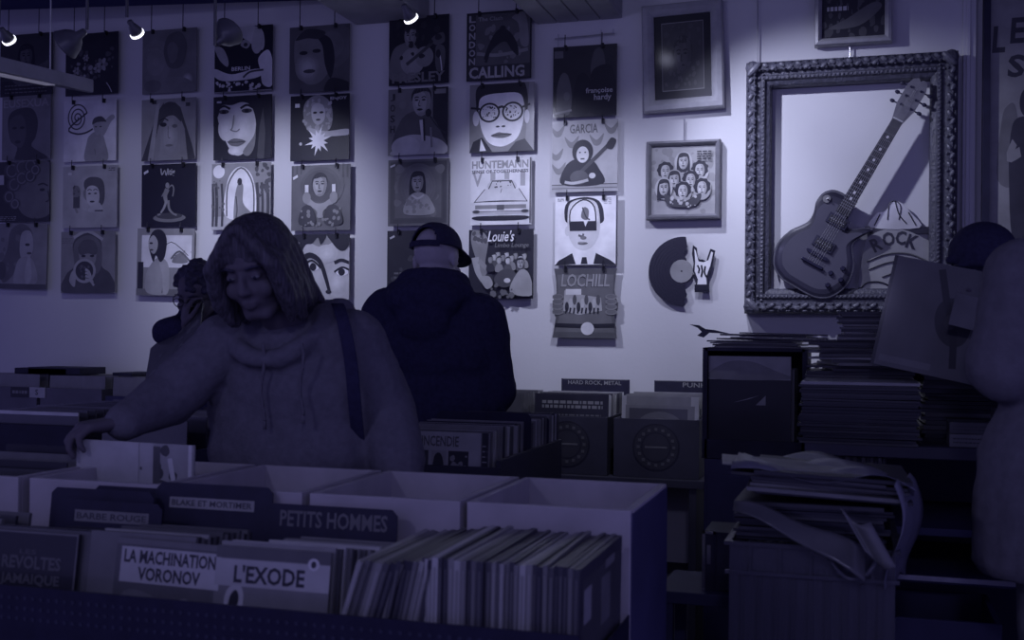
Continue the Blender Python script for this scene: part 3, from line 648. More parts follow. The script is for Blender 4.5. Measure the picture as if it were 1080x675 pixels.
def covers():
    W = cover
    W((0, 36, 55, 101), .08, c_lamp_woman, 'dim record sleeve at the far left top, partly behind the pendant fitting', top=.14)
    W((2, 101, 53, 168), .24, c_profile_dark, 'grey record sleeve lettered EUSEXUA with a dark shaved head')
    W((-1, 170, 52, 234), .06, c_curls, 'dark record sleeve with a curly-haired face in close profile, below the EUSEXUA one')
    W((-2, 236, 49, 305), .30, c_profile_pale, 'grey record sleeve with a long-haired woman looking up, bottom left corner of the display', roll=.02)
    W((69, 35, 124, 100), .04, c_flowers, 'dark record sleeve covered with flowers, top of the second column', top=.14)
    W((67, 106, 122, 170), .66, c_spiral, 'white record sleeve with a black spiral and a figure raising its arms')
    W((66, 175, 123, 240), .42, c_retro, 'pale record sleeve with a small retro lady and a microphone')
    W((64, 244, 121, 309), .30, c_hood_cup, 'grey record sleeve of a hooded girl holding a round dish, bottom of the second column')
    W((150, 31, 207, 98), .22, c_dim_portrait, 'dim grey record sleeve with a shadowy head, top of the third column', top=.14)
    W((149, 104, 206, 169), .32, c_veil_face, 'grey record sleeve with a pale face between two dark drapes')
    W((149, 173, 206, 239), .015, c_statuette, 'black record sleeve with a small statuette under blackletter writing')
    W((144, 241, 204, 312), .34, c_nude_back, 'record sleeve of a long-haired bare-backed woman, bottom of the third column', roll=.02)
    W((226, 28, 287, 97), .03, c_berlin, 'record sleeve lettered BERLIN with overlapping pale arms and faces', top=.14)
    W((225, 101, 286, 168), .06, c_stare, 'record sleeve filled by a pale staring face with dark fringe')
    W((223, 172, 285, 242), .34, c_garden, 'pale record sleeve of a robed figure in a garden arch, above the hooded woman')
    W((305, 27, 368, 97), .14, c_glare_head, 'dark record sleeve of a big head blurred by lamp glare, top of the fifth column', top=.14)
    W((306, 100, 368, 169), .02, c_star, 'black record sleeve with a curly blonde head above a white sparkle')
    W((307, 174, 369, 243), .20, c_candles, 'grey record sleeve of a man holding up two candles')
    W((309, 247, 368, 316), .34, c_gaze, 'record sleeve with a huge cropped face and two dark eyes, bottom of the fifth column')
    W((410, 17, 473, 89), .03, c_guitarist, 'dark record sleeve of a guitarist with his surname along the bottom, sixth column', top=.14)
    W((409, 93, 472, 163), .24, c_singer, 'record sleeve of a suited man singing into a microphone')
    W((409, 168, 473, 238), .16, c_framed_lady, 'record sleeve printed like a framed painting of a dark-haired girl')
    W((408, 243, 470, 308), .05, c_dim_title, 'dark record sleeve half hidden behind the man in the cap')
    W((492, 12, 560, 84), .08, c_smash, 'dark record sleeve lettered LONDON CALLING down the side and along the bottom', top=.14)
    W((495, 88, 563, 160), .34, c_spectacles, 'record sleeve of a man wearing big speckled round spectacles')
    W((496, 167, 560, 237), .70, c_car, 'white record sleeve with the back of a big old car')
    W((494, 242, 562, 315), .05, c_lounge, 'record sleeve lettered Lounge with a dancer before a nightclub crowd')
    W((583, 48, 650, 123), .06, c_duo, 'dark glossy record sleeve with small lower-case writing, top of the eighth column', top=.05)
    W((582, 127, 651, 202), .50, c_garcia, 'pale record sleeve of a curly-haired guitarist among flying birds')
    W((585, 207, 651, 280), .80, c_brainman, 'white record sleeve of a suited man with a window in his forehead')
    die_cut_sleeve(); framed_pictures(); carved_frame(); half_record(); poster()
    # wire hanger above the eighth column
    p, q = at(585, 41, -.03), at(648, 35, -.03)
    b = MB(); b.tube([p, q], .003, M_PALEWIRE)
    for t in (.06, .78, .98):
        k = p.lerp(q, t) - p; b.tube([k + p + V((0, 0, -.05 if t < .9 else 0)), k + p + V((0, 0, .02))], .0022, M_PALEWIRE)
    o = b.build('wire_hanger'); tag(o, 'thin wire hanger rail above the dark glossy sleeve of the eighth column', 'hanger')

def die_cut_sleeve():
    x0, y0, x1, y1 = 583, 282, 652, 358
    y = -.035; c = at(617, 320, y); w = at(x1, 320, y).x - at(x0, 320, y).x; h = at(617, y0, y).z - at(617, y1, y).z
    out = [(.02, .985), (.98, .985), (.96, .9), (.94, .68), (.96, .6), (1.0, .5), (.99, .4), (.94, .34), (.97, .18), (.985, .02), (.0, .02), (.02, .12), (.05, .3), (.01, .38), (.0, .5), (.03, .6), (.06, .64), (.05, .82)]
    b = MB(); b.prism([((u - .5) * w, (v - .5) * h) for u, v in out], 0, .004, ink(.15))
    a = Art(b, w, h)
    a.p([(.07, .9), (.93, .9), (.9, .3), (.95, .1), (.04, .1), (.1, .3)], .2); a.t('LOCHILL', .12, .72, .86, .9, .07, .04, .1); a.t('LOCHILL', .125, .73, .865, .91, .36, .02, .1)
    a.p([(.16, .4), (.18, .68), (.42, .7), (.44, .62), (.74, .58), (.76, .4), (.4, .34)], .42); a.r(.2, .62, .44, .7, .62)
    for k in range(9): a.e(.22 + k * .06, .5 + .05 * ((k * 7) % 3 - 1), .03, .07, (.08, .5, .16)[k % 3]); a.s([(.22 + k * .06, .44), (.2 + k * .062, .36)], .025, .06)
    a.s([(.04, .2), (.5, .19), (.95, .2)], .05, .06); a.e(.54, .15, .1, .09, .66)
    for s in (0, 1):
        for k in range(4):
            x = .08 if s == 0 else .9; a.e(x, .38 + k * .07, .09, .04, .28); a.e(x, .385 + k * .07, .075, .028, .2)
    o = b.build('die_cut_sleeve', loc=c); tag(o, 'cut-out grey record sleeve shaped like hands holding a newspaper, bottom of the eighth column', 'record sleeve', 'record sleeves hung on the back wall')
    for u in (.2, .78): clip_part(o, (u - .5) * w, h / 2, .03)

def moulding(b, w, h, fw, prof, mt):
    """mitred picture frame: prof = [(inset fraction 0..1, y)]"""
    rings = []
    for t, y in prof:
        i = fw * t
        rings.append([(-w / 2 + i, y, -h / 2 + i), (w / 2 - i, y, -h / 2 + i), (w / 2 - i, y, h / 2 - i), (-w / 2 + i, y, h / 2 - i)])
    vs = [p for r in rings for p in r]
    b.add(vs, [(i * 4 + k, i * 4 + (k + 1) % 4, (i + 1) * 4 + (k + 1) % 4, (i + 1) * 4 + k) for i in range(len(rings) - 1) for k in range(4)], mt)

M_FRAME = mat('silvered_frame', (.36, .36, .38), rough=.4, var=.08, scale=40, spec=.5)
M_GLASS = mat('picture_glass', (.9, .9, .95), rough=.03, var=.01, trans=1.0, spec=.5)
def framed(quad, fw, art, base, label, depth=.03, wire=None, roll=0.0, mt=None, lean=0.0):
    x0, y0, x1, y1 = quad; y = -.05
    xm, ym = (x0 + x1) / 2, (y0 + y1) / 2
    c = at(xm, ym, y); w = at(x1, ym, y).x - at(x0, ym, y).x; h = at(xm, y0, y).z - at(xm, y1, y).z
    root = empty('framed_picture', c, (lean, roll, 0)); tag(root, label, 'framed picture', 'framed pictures on the back wall')
    b = MB(); moulding(b, w, h, fw, [(0, .04), (0, .0), (.12, -.008), (.5, -.012), (.8, -.004), (1, .004), (1, .02)], mt or M_FRAME); b.build('frame', root)
    b = MB(); iw, ih = w - 2 * fw, h - 2 * fw
    b.box((-iw / 2 - .004, .014, -ih / 2 - .004), (iw / 2 + .004, .03, ih / 2 + .004), ink(base))
    a = Art(b, iw, ih, .014); a.coat = 1.0; a.coat = .25; a.r(0, 0, 1, 1, base); art(a); b.build('picture', root)
    if wire:
        b = MB(); b.tube([(0, .03, h / 2 - .01), (wire[0] * .0, .03, h / 2 + wire[1])], .003, M_PALEWIRE); b.build('hanging_wire', root)
    return root

def framed_pictures():
    def portrait(a):
        a.r(.13, .1, .87, .92, .3); a.r(.14, .11, .86, .91, .09); a.head(.5, .5, .2, .16, .05, 'short', -.06); a.specks(.2, .14, .8, .45, .14, 40, .03, 3); a.specks(.2, .6, .8, .88, .12, 20, .04, 8)
    framed((677, 2, 762, 116), .052, portrait, .03, 'tall framed dark portrait behind glass, high on the wall right of the sleeves', roll=-.03, lean=-.02)
    def collage(a):
        a.specks(.02, .02, .98, .98, .32, 40, .06, 5)
        for k, (x, y) in enumerate([(.5, .76), (.22, .62), (.76, .62), (.36, .5), (.62, .48), (.5, .32), (.2, .38), (.8, .36)]):
            a.e(x, y, .14, .16, (.5, .4)[k % 2]); a.head(x, y, .1, .5, .06, 'curly' if k % 3 else 'long')
        a.b([(.22, .3), (.5, .18), (.78, .3), (.7, .12), (.3, .12)], .1); a.specks(.3, .1, .7, .26, .5, 16, .03, 2); a.scrib(.72, .78, .95, .92, .05, 4, .02, 6)
    framed((681, 148, 759, 231), .022, collage, .4, 'smaller framed collage of many faces, hung below the tall framed portrait', wire=(0, .10), mt=mat('grey_frame', (.2, .2, .22), rough=.45))
    def forest(a):
        a.specks(0, 0, 1, 1, .13, 60, .06, 7); a.specks(0, .2, 1, 1, .05, 40, .05, 9); a.b([(.1, .1), (.4, .2), (.8, .35), (.95, .3), (.6, .12)], .17); a.scrib(.08, .28, .42, .34, .5, 1, .045, 3)
    framed((859, -70, 941, 46), .03, forest, .06, 'framed dark forest picture cut by the top edge above the carved frame', mt=M_FRAME)

def half_record():
    y = -.03; c = at(720, 286, y); k = 1 / 238.0
    root = empty('half_record_cutout', c); tag(root, 'half vinyl record with jagged edge and a white horned hand, on the wall', 'wall ornament')
    r = 36 * k * 1.0; n = 40
    vin = mat('black_vinyl', (.012, .012, .02), rough=.25, var=.1, scale=5, spec=.6)
    cut = .012; a0 = math.acos(cut / r)
    arc = [(r * cos(t), r * sin(t)) for t in [a0 + (2 * pi - 2 * a0) * i / n for i in range(n + 1)]]
    jag = [(cut + .008 * ((i * 5) % 3 - 1), -r + 2 * r * (i + 1) / 13) for i in range(11)]
    b = MB(); b.prism(arc + jag, 0, .003, vin); b.build('record', root)
    b = MB()
    for i in range(7):
        rr = r * (.42 + .085 * i)
        for s in range(n):
            t0, t1 = [a0 + .3 + (2 * pi - 2 * a0 - .6) * q / n for q in (s, s + 1)]
            if rr * cos(t0) > cut - .01: continue
            b.add([(rr * cos(t0), -.0006, rr * sin(t0)), ((rr + .0014) * cos(t0), -.0006, (rr + .0014) * sin(t0)), ((rr + .0014) * cos(t1), -.0006, (rr + .0014) * sin(t1)), (rr * cos(t1), -.0006, rr * sin(t1))], [(3, 2, 1, 0)], mat('vinyl_groove', (.022, .022, .034), rough=.3))
    b.build('grooves', root)
    b = MB(); b.cyl((-.005, -.003, .0), (-.005, 0, 0), 12 * k, ink(.36), 32); b.cyl((-.005, -.0036, 0), (-.005, -.002, 0), .004, ink(.05)); b.build('record_label', root)
    H = [(12, -40), (27, -40), (26, -24), (30, -14), (33, 3), (28, 5), (25, -4), (24, -8), (20, -6), (17, -6), (15, -4), (14, 6), (10, 9), (9, 0), (11, -10), (10, -18), (14, -26)]
    b = MB(); hp = [((x + .5) * k, (z + 18) * k) for x, z in H]
    b.prism(hp, -.004, .002, ink(.02))
    a = [(14, -38), (25, -38), (24, -24), (28, -13), (31, 1), (29, 2), (26, -7), (21, -9), (16, -8), (13, 3), (11.5, 5), (12.5, -8), (12, -18), (15.5, -27)]
    b.prism([((x + .5) * k, (z + 18) * k) for x, z in a], -.0055, -.004, ink(.75))
    for q in ([(15, -12), (17, -16), (16, -20)], [(19, -12), (20, -18), (19, -24)], [(23, -13), (22, -19), (24, -24)]):
        b.tube([((x + .5) * k, -.0055, (z + 18) * k) for x, z in q], .004, ink(.02), 6)
    b.box((12.5 * k, -.006, -20 * k), (27 * k, -.004, -14 * k), ink(.03))
    b.build('horned_hand', root)

def poster():
    """big lettered canvas with a dark edge at the right"""
    y = -.06; x0 = at(1043, 200, y).x
    w, h = 1.1, 2.1; top = at(1060, -40, y).z
    root = empty('painted_canvas', (x0 + w / 2, y, top - h / 2)); tag(root, 'grey painted canvas with hand-drawn letters and a dark figure, cut by the right edge', 'poster')
    b = MB(); b.box((-w / 2, 0, -h / 2), (w / 2, .03, h / 2), matt(.3)); a = Art(b, w, h); a.coat = .05; a.r(0, 0, 1, 1, .3)
    def uv(px, py):
        p = at(px, py, y); return ((p.x - x0) / w, (p.z - (top - h)) / h)
    def T(c, px0, py0, px1, py1, sl=.0):
        u0, v0 = uv(px0, py1); u1, v1 = uv(px1, py0); a.t(c, u0, v0, u1, v1, .06, .03, .12, sl)
    T('L', 1046, 27, 1060, 56); T('E', 1065, 18, 1080, 46); T('S', 1083, 14, 1096, 42); T('S', 1062, 57, 1080, 82)
    q = lambda L: [uv(*p) for p in L]
    a.b(q([(1052, 190), (1056, 130), (1062, 112), (1072, 116), (1076, 190)]), .17); a.b(q([(1064, 190), (1066, 140), (1074, 124), (1094, 126), (1104, 150), (1100, 260), (1070, 260)]), .05); a.e(*uv(1084, 108), .028, .028, .05); a.s(q([(1070, 150), (1064, 166), (1076, 160)]), .02, .3)
    b.build('canvas', root)
    b = MB(); b.box((-w / 2 - .025, -.02, -h / 2 - .02), (-w / 2, .05, h / 2 + .02), M_BLACK); b.box((w / 2, -.02, -h / 2 - .02), (w / 2 + .025, .05, h / 2 + .02), M_BLACK); b.box((-w / 2, -.02, -h / 2 - .02), (w / 2, .05, -h / 2), M_BLACK); b.box((-w / 2, -.02, h / 2), (w / 2, .05, h / 2 + .02), M_BLACK); b.build('frame', root)

M_ORN = mat('carved_gilt', (.06, .06, .085), rough=.5, var=.35, scale=55, bump=.5, bscale=90, spec=.5)
M_ORN2 = mat('carved_gilt_high', (.12, .12, .15), rough=.45, var=.2, scale=70, spec=.5)
def carved_frame():
    xL, xR, zT, zB = 1.062, 1.908, 2.577, 1.508
    w, h = xR - xL, zT - zB; d = .10; c = V(((xL + xR) / 2, -d, (zT + zB) / 2))
    root = empty('carved_frame', c); tag(root, 'large carved ornate frame displaying an electric guitar, wall at the right', 'picture frame')
    b = MB(); fw = .105
    moulding(b, w, h, fw, [(0, d - .005), (0, .02), (.06, .006), (.2, -.006), (.36, -.004), (.46, .012), (.56, .012), (.62, .004), (.74, .004), (.8, .016), (.94, .022), (1, .03), (1, d - .012)], M_ORN)
    rg = random.Random(5)
    def run(L, place):
        n = int(L / .034)
        for i in range(n):
            t = (i + .5) / n * L - L / 2
            place(t, i)
    for horiz in (0, 1):
        for s in (-1, 1):
            L = (w if horiz else h) - .06
            off = (h if horiz else w) / 2
            def place(t, i, s=s, off=off, horiz=horiz):
                o1, o2 = s * (off - .027 + .006 * ((i % 2) * 2 - 1)), s * (off - fw * .68)
                P = (lambda a, b_: (a, b_)) if horiz else (lambda a, b_: (b_, a))
                x, z = P(t, o1); b.ell((x, -.006, z), (.015, .008, .009) if horiz else (.009, .008, .015), M_ORN2, (0, (.5 if i % 2 else -.5), 0), 8, 5)
                x, z = P(t + .01, s * (off - .04)); b.ell((x, -.004, z), (.007, .007, .007), M_ORN, None, 7, 4)
                x, z = P(t, s * (off - .01)); b.ell((x, .002, z), (.012, .007, .006) if horiz else (.006, .007, .012), M_ORN, None, 7, 4)
                for k in (-.25, .25):
                    x, z = P(t + k * .034, o2); b.ell((x, .004, z), (.0055, .005, .0055), M_ORN2, None, 6, 4)
            run(L, place)
    for sx in (-1, 1):
        for sz in (-1, 1):
            b.ell((sx * (w / 2 - .035), -.008, sz * (h / 2 - .035)), (.04, .014, .016), M_ORN2, (0, sx * sz * .8, 0), 12, 6); b.ell((sx * (w / 2 - .028), -.004, sz * (h / 2 - .028)), (.03, .014, .03), M_ORN, None, 12, 6)
    b.build('moulding', root)
    b = MB(); b.box((-w / 2 + .05, d - .014, -h / 2 + .05), (w / 2 - .05, d - .002, h / 2 - .05), M_WALL); b.build('back_board', root)
    b = MB(); b.tube([(-.0, d - .02, h / 2 - .02), (-.0, d - .02, h / 2 + .09)], .003, M_PALEWIRE); b.build('hanging_wire', root)
    b = MB(); p = at(799, 0, -.02) - c; b.tube([(p.x, d - .02, h / 2 - .02), (p.x, d - .02, h / 2 + .6)], .0025, M_PALEWIRE); b.build('hanging_wire', root)
    # lettered cut-out leaning in the lower right of the frame
    y = -.045; q = lambda L: [(p.x - o.x, p.z - o.z) for p in [at(px, py, y) for px, py in L]]
    o = at(950, 270, y)
    b = MB()
    b.prism(blob([(k[0], k[1]) for k in q([(911, 330), (911, 262), (922, 246), (945, 241), (968, 248), (986, 262), (992, 300), (990, 332)])], 4), 0, .012, ink(.36))
    b.prism(blob(q([(918, 240), (924, 226), (934, 222), (942, 212), (952, 215), (960, 224), (970, 240)]), 4), -.002, .010, ink(.55))
    b.prism(q([(912, 246), (912, 239), (990, 239), (990, 246)]), .002, .014, ink(.04))
    a = Art(b, 1, 1, 0); 
    def S(L, ww, v):
        c_ = curve([(x, -.003, z) for x, z in q(L)], 4); b.tube(c_, ww, ink(v), 6)
    for L in ([(936, 232), (938, 216), (944, 212), (950, 218), (948, 232)], [(944, 212), (948, 226), (956, 236)], [(922, 238), (928, 226)], [(958, 224), (966, 238)]): S(L, .0025, .08)
    ctr = [(924, 258), (937, 252), (950, 251), (962, 255)]
    for ch, (px, py), rot in zip('ROCK', ctr, (.45, .18, -.08, -.3)):
        polys, (x0, y0, x1, y1) = text_polys(ch, .03); sc = .058 / (y1 - y0); cx, cz = q([(px, py)])[0]
        for pl in polys:
            pts = [((p[0] - (x0 + x1) / 2) * sc * .8, (p[1] - (y0 + y1) / 2) * sc) for p in pl]
            b.add([(cx + x * cos(rot) - z * sin(rot), -.002, cz + x * sin(rot) + z * cos(rot)) for x, z in pts], [tuple(range(len(pts)))], ink(.05))
    for L in ([(914, 276), (935, 268), (960, 268), (986, 280)], [(916, 284), (940, 276), (965, 277), (986, 290)], [(930, 292), (955, 286), (980, 300)]): S(L, .004, .2)
    S([(907, 305), (915, 298), (930, 298), (940, 305), (925, 312), (909, 310), (907, 303), (920, 320), (935, 318)], .003, .06)
    ob = b.build('lettered_cutout', loc=o); tag(ob, 'rounded cut-out sign lettered ROCK standing inside the carved frame', 'sign')
    guitar()

def guitar():
    g0 = at(841, 305, -.085)
    p1 = at(974, 82, -.085); d = p1 - g0; ang = math.atan2(d.x, d.z); L = math.hypot(d.x, d.z)
    root = empty('electric_guitar', g0, (0, ang, 0)); tag(root, 'grey single-cutaway electric guitar hanging tilted inside the carved frame', 'guitar')
    k = L / 1.0
    top = mat('burst_grey_top', (.066, .064, .088), rough=.4, var=.12, scale=5, coat=.2, spec=.5)
    # faded burst: the rim of the lacquer is darker, a ring of its own pigment
    rim = mat('burst_dark_rim', (.02, .019, .034), rough=.3, var=.2, scale=6, coat=.3)
    bindm = mat('cream_binding', (.10, .10, .12), rough=.4)
    half = [(.0, .0), (.075, .003), (.13, .03), (.162, .085), (.168, .14), (.150, .20), (.118, .245), (.103, .275), (.105, .315), (.118, .355), (.112, .40), (.085, .43), (.05, .438)]
    left = [(-x, z) for x, z in half] + [(-.028, .437)]
    right = [(.0, .0), (.075, .003), (.13, .03), (.162, .085), (.168, .14), (.150, .20), (.118, .245), (.103, .275), (.112, .31), (.132, .345), (.142, .362), (.134, .366), (.105, .352), (.075, .33), (.05, .325), (.034, .345), (.028, .38), (.028, .437)]
    out = curve(left[1:], 5) + curve(right[::-1], 5)[:-1]
    out = [(x * k, z * k) for x, z in out]
    cx, cz = 0, .18 * k
    b = MB(); b.prism(out, -.018, .018, rim, mat('guitar_side', (.03, .028, .04), rough=.35, coat=.3)); b.build('body', root, smooth=False, bevel=.003)
    b = MB(); n = len(out)
    for f0, f1, mt, y0, y1 in ((.99, .965, bindm, -.0185, -.019), (.965, .90, rim, -.019, -.021), (.90, .80, mat('burst_mid', (.034, .033, .05), rough=.3, coat=.35), -.021, -.023), (.80, .0, top, -.023, -.026)):
        A = [(cx + (x - cx) * f0, y0, cz + (z - cz) * f0) for x, z in out]
        B = [(cx + (x - cx) * f1, y1, cz + (z - cz) * f1) for x, z in out] if f1 else None
        if B: b.add(A + B, [(i, (i + 1) % n, n + (i + 1) % n, n + i) for i in range(n)], mt)
        else: b.add(A, [tuple(range(n))], mt)
    b.build('carved_top', root)
    dark = mat('ebony', (.028, .027, .036), rough=.45, var=.2, scale=40)
    b = MB(); b.add([(-.028 * k, -.034, .36 * k), (.028 * k, -.034, .36 * k), (.0215 * k, -.034, .80 * k), (-.0215 * k, -.034, .80 * k), (-.028 * k, -.012, .36 * k), (.028 * k, -.012, .36 * k), (.0215 * k, -.008, .80 * k), (-.0215 * k, -.008, .80 * k)], [(0, 1, 2, 3), (7, 6, 5, 4), (0, 4, 5, 1), (1, 5, 6, 2), (2, 6, 7, 3), (3, 7, 4, 0)], dark)
    nk = b.build('neck', root)
    b = MB()
    for i in range(1, 21):
        z = .80 - (.80 - .2) * (1 - 2 ** (-i / 12)); 
        if z < .37: break
        hw = .0215 + (.028 - .0215) * (.8 - z) / .44; b.box((-hw * k, -.0355, (z - .0012) * k), (hw * k, -.034, (z + .0012) * k), mat('fret_nickel', (.22, .22, .24), rough=.35, metal=.5))
    b.build('frets', nk)
    b = MB()
    for i in (3, 5, 7, 9, 12, 15, 17):
        z = .80 - .6 * (1 - 2 ** (-(i - .5) / 12)); b.cyl((0, -.0356, z * k), (0, -.0345, z * k), .0062 * k, ink(.7), 12)
    b.build('fret_markers', nk)
    b = MB(); hd = [(-.022, .79), (.022, .79), (.03, .82), (.040, .86), (.040, .95), (.030, .975), (.012, .985), (.0, .975), (-.012, .985), (-.03, .975), (-.04, .95), (-.04, .86), (-.03, .82)]
    b.prism([(x * k, z * k) for x, z in hd], -.03, -.014, mat('headstock_face', (.16, .158, .18), rough=.35, coat=.3)); hs = b.build('headstock', root, bevel=.002)
    b = MB(); b.box((-.022 * k, -.035, .797 * k), (.022 * k, -.028, .803 * k), ink(.6)); b.build('nut', hs)
    for s in (-1, 1):
        for z in (.86, .90, .94):
            b = MB(); b.cyl((s * .03 * k, -.022, z * k), (s * .055 * k, -.022, z * k), .003, M_STEEL, 8); b.ell((s * .06 * k, -.022, z * k), (.011, .006, .008), M_BLACK, None, 10, 6); b.cyl((s * .022 * k, -.036, z * k), (s * .022 * k, -.03, z * k), .005, M_BLACK, 10); b.build('tuning_peg', hs)
    for z in (.325, .215):
        b = MB(); b.box((-.045 * k, -.034, (z - .022) * k), (.045 * k, -.022, (z + .022) * k), M_BLACK); b.box((-.036 * k, -.037, (z - .014) * k), (.036 * k, -.034, (z + .014) * k), dark)
        for i in range(6): b.cyl(((-.028 + i * .0112) * k, -.038, z * k), ((-.028 + i * .0112) * k, -.036, z * k), .0025, M_PALEWIRE, 8)
        b.build('pickup', root, bevel=.001)
    b = MB(); b.box((-.042 * k, -.036, .158 * k), (.042 * k, -.024, .172 * k), M_STEEL); b.cyl((-.045 * k, -.034, .165 * k), (-.045 * k, -.022, .165 * k), .006, M_STEEL); b.cyl((.045 * k, -.034, .165 * k), (.045 * k, -.022, .165 * k), .006, M_STEEL); b.build('bridge', root)
    b = MB(); b.cap((-.045 * k, -.034, .122 * k), .007, (.045 * k, -.034, .122 * k), .007, M_STEEL, 10); b.build('tailpiece', root)
    for x, z in ((.118, .165), (.135, .12), (.085, .125), (.1, .075)):
        b = MB(); b.lathe([(.011, 0), (.010, .012), (.008, .014)], M_STEEL, 14, (0, -1, 0), (x * k, -.023, z * k)); b.build('control_knob', root)
    b = MB(); b.cyl((-.085 * k, -.03, .385 * k), (-.085 * k, -.022, .385 * k), .016, ink(.25), 16); b.cap((-.085 * k, -.03, .385 * k), .003, (-.08 * k, -.044, .388 * k), .004, ink(.6), 8); b.build('pickup_selector', root)
    b = MB()
    for i in range(6):
        x = (-.5 + i / 5)
        b.tube([(x * .05 * k, -.038, .125 * k), (x * .05 * k, -.0385, .165 * k), (x * .034 * k, -.0375, .80 * k), (x * .036 * k, -.036, (.86 + .04 * min(i, 5 - i)) * k)], .0006, M_PALEWIRE, 4)
    b.build('strings', root)
# ---------------------------------------------------------------- records, comics, bins
rg = random.Random(21)
LP = .313
def sleeve_edge_on(x, y, z, t, v, lean=0.0, h=LP, d=LP, art=None, name='record_sleeve'):
    """sleeve standing on edge with its spine to -y (plane perpendicular to the wall)"""
    b = MB(); b.box((-t / 2, 0, 0), (t / 2, d, h), matt(v))
    b.box((-t * .2, -.0006, h * .05), (t * .2, 0, h * .95), matt(min(.8, v + .06) if v < .3 else v * .7))
    if art: art(b, t, d, h)
    return b.build(name, loc=(x, y, z), rot=(rg.uniform(-.01, .01), lean, rg.uniform(-.012, .012)))

def sleeve_facing(x, y, z, w, h, t, v, lean=0.0, art=None, name='record_sleeve', glossy=.25, rz=0.0, roll=0.0):
    """sleeve standing with its front to -y, leaning back by lean"""
    b = MB(); b.box((-w / 2, 0, 0), (w / 2, t, h), ink(v, glossy))
    if art:
        a = Art(b, w, h, 0.0, base=h / 2); a.coat = glossy; a.r(0, 0, 1, 1, v); art(a)
    return b.build(name, loc=(x, y, z), rot=(-lean, roll, rz))

def wood_bin(x0, x1, y0, y1, z0, z1, label, mt=None, group=None, name='record_bin', t=.014, front_low=0.0, art=None, dark_end=False):
    root = empty(name, ((x0 + x1) / 2, (y0 + y1) / 2, z0)); tag(root, label, 'record bin', group)
    mt = mt or M_WOOD; hx, hy, h = (x1 - x0) / 2, (y1 - y0) / 2, z1 - z0
    b = MB(); b.box((-hx, -hy, 0), (hx, -hy + t, h - front_low), mt)
    if art: art(b, hx, -hy, h)
    b.build('front_panel', root, bevel=.002)
    b = MB(); b.box((-hx, hy - t, 0), (hx, hy, h), mt); b.build('back_panel', root, bevel=.002)
    for s in (-1, 1):
        b = MB()
        if dark_end and s > 0:    # dark outer face, pale edge on top
            b.box((hx - t, -hy + t, 0), (hx - .004, hy - t, h - .006), mt); b.box((hx - .004, -hy + .003, 0), (hx + .003, hy, h - .006), M_DWOOD); b.box((hx - t, -hy + t, h - .006), (hx + .003, hy - t, h), mt)
        else: b.box((s * hx - (t if s > 0 else 0), -hy + t, 0), (s * hx + (t if s < 0 else 0), hy - t, h), mt)
        b.build('side_panel', root, bevel=.001)
    b = MB(); b.box((-hx + t, -hy + t, 0), (hx - t, hy - t, .01), mt); b.build('bottom_panel', root)
    return root

def divider(x, y, z, w, h, label, text=None, strip=None, tv=.35, lean=.12, v=.012, group='black divider cards'):
    b = MB(); r = .012
    b.prism([(-w / 2, 0), (w / 2, 0), (w / 2, h - r), (w / 2 - r, h), (-w / 2 + r, h), (-w / 2, h - r)], 0, .003, M_BLACK)
    a = Art(b, w, h, 0.0, base=h / 2); a.coat = .05
    if strip: a.r(strip[0], strip[1], strip[2], strip[3], tv)
    if text: a.t(text[0], *text[1], text[2], .02)
    o = b.build('divider_card', loc=(x, y, z), rot=(-lean, 0, 0)); tag(o, label, 'divider card', group); return o

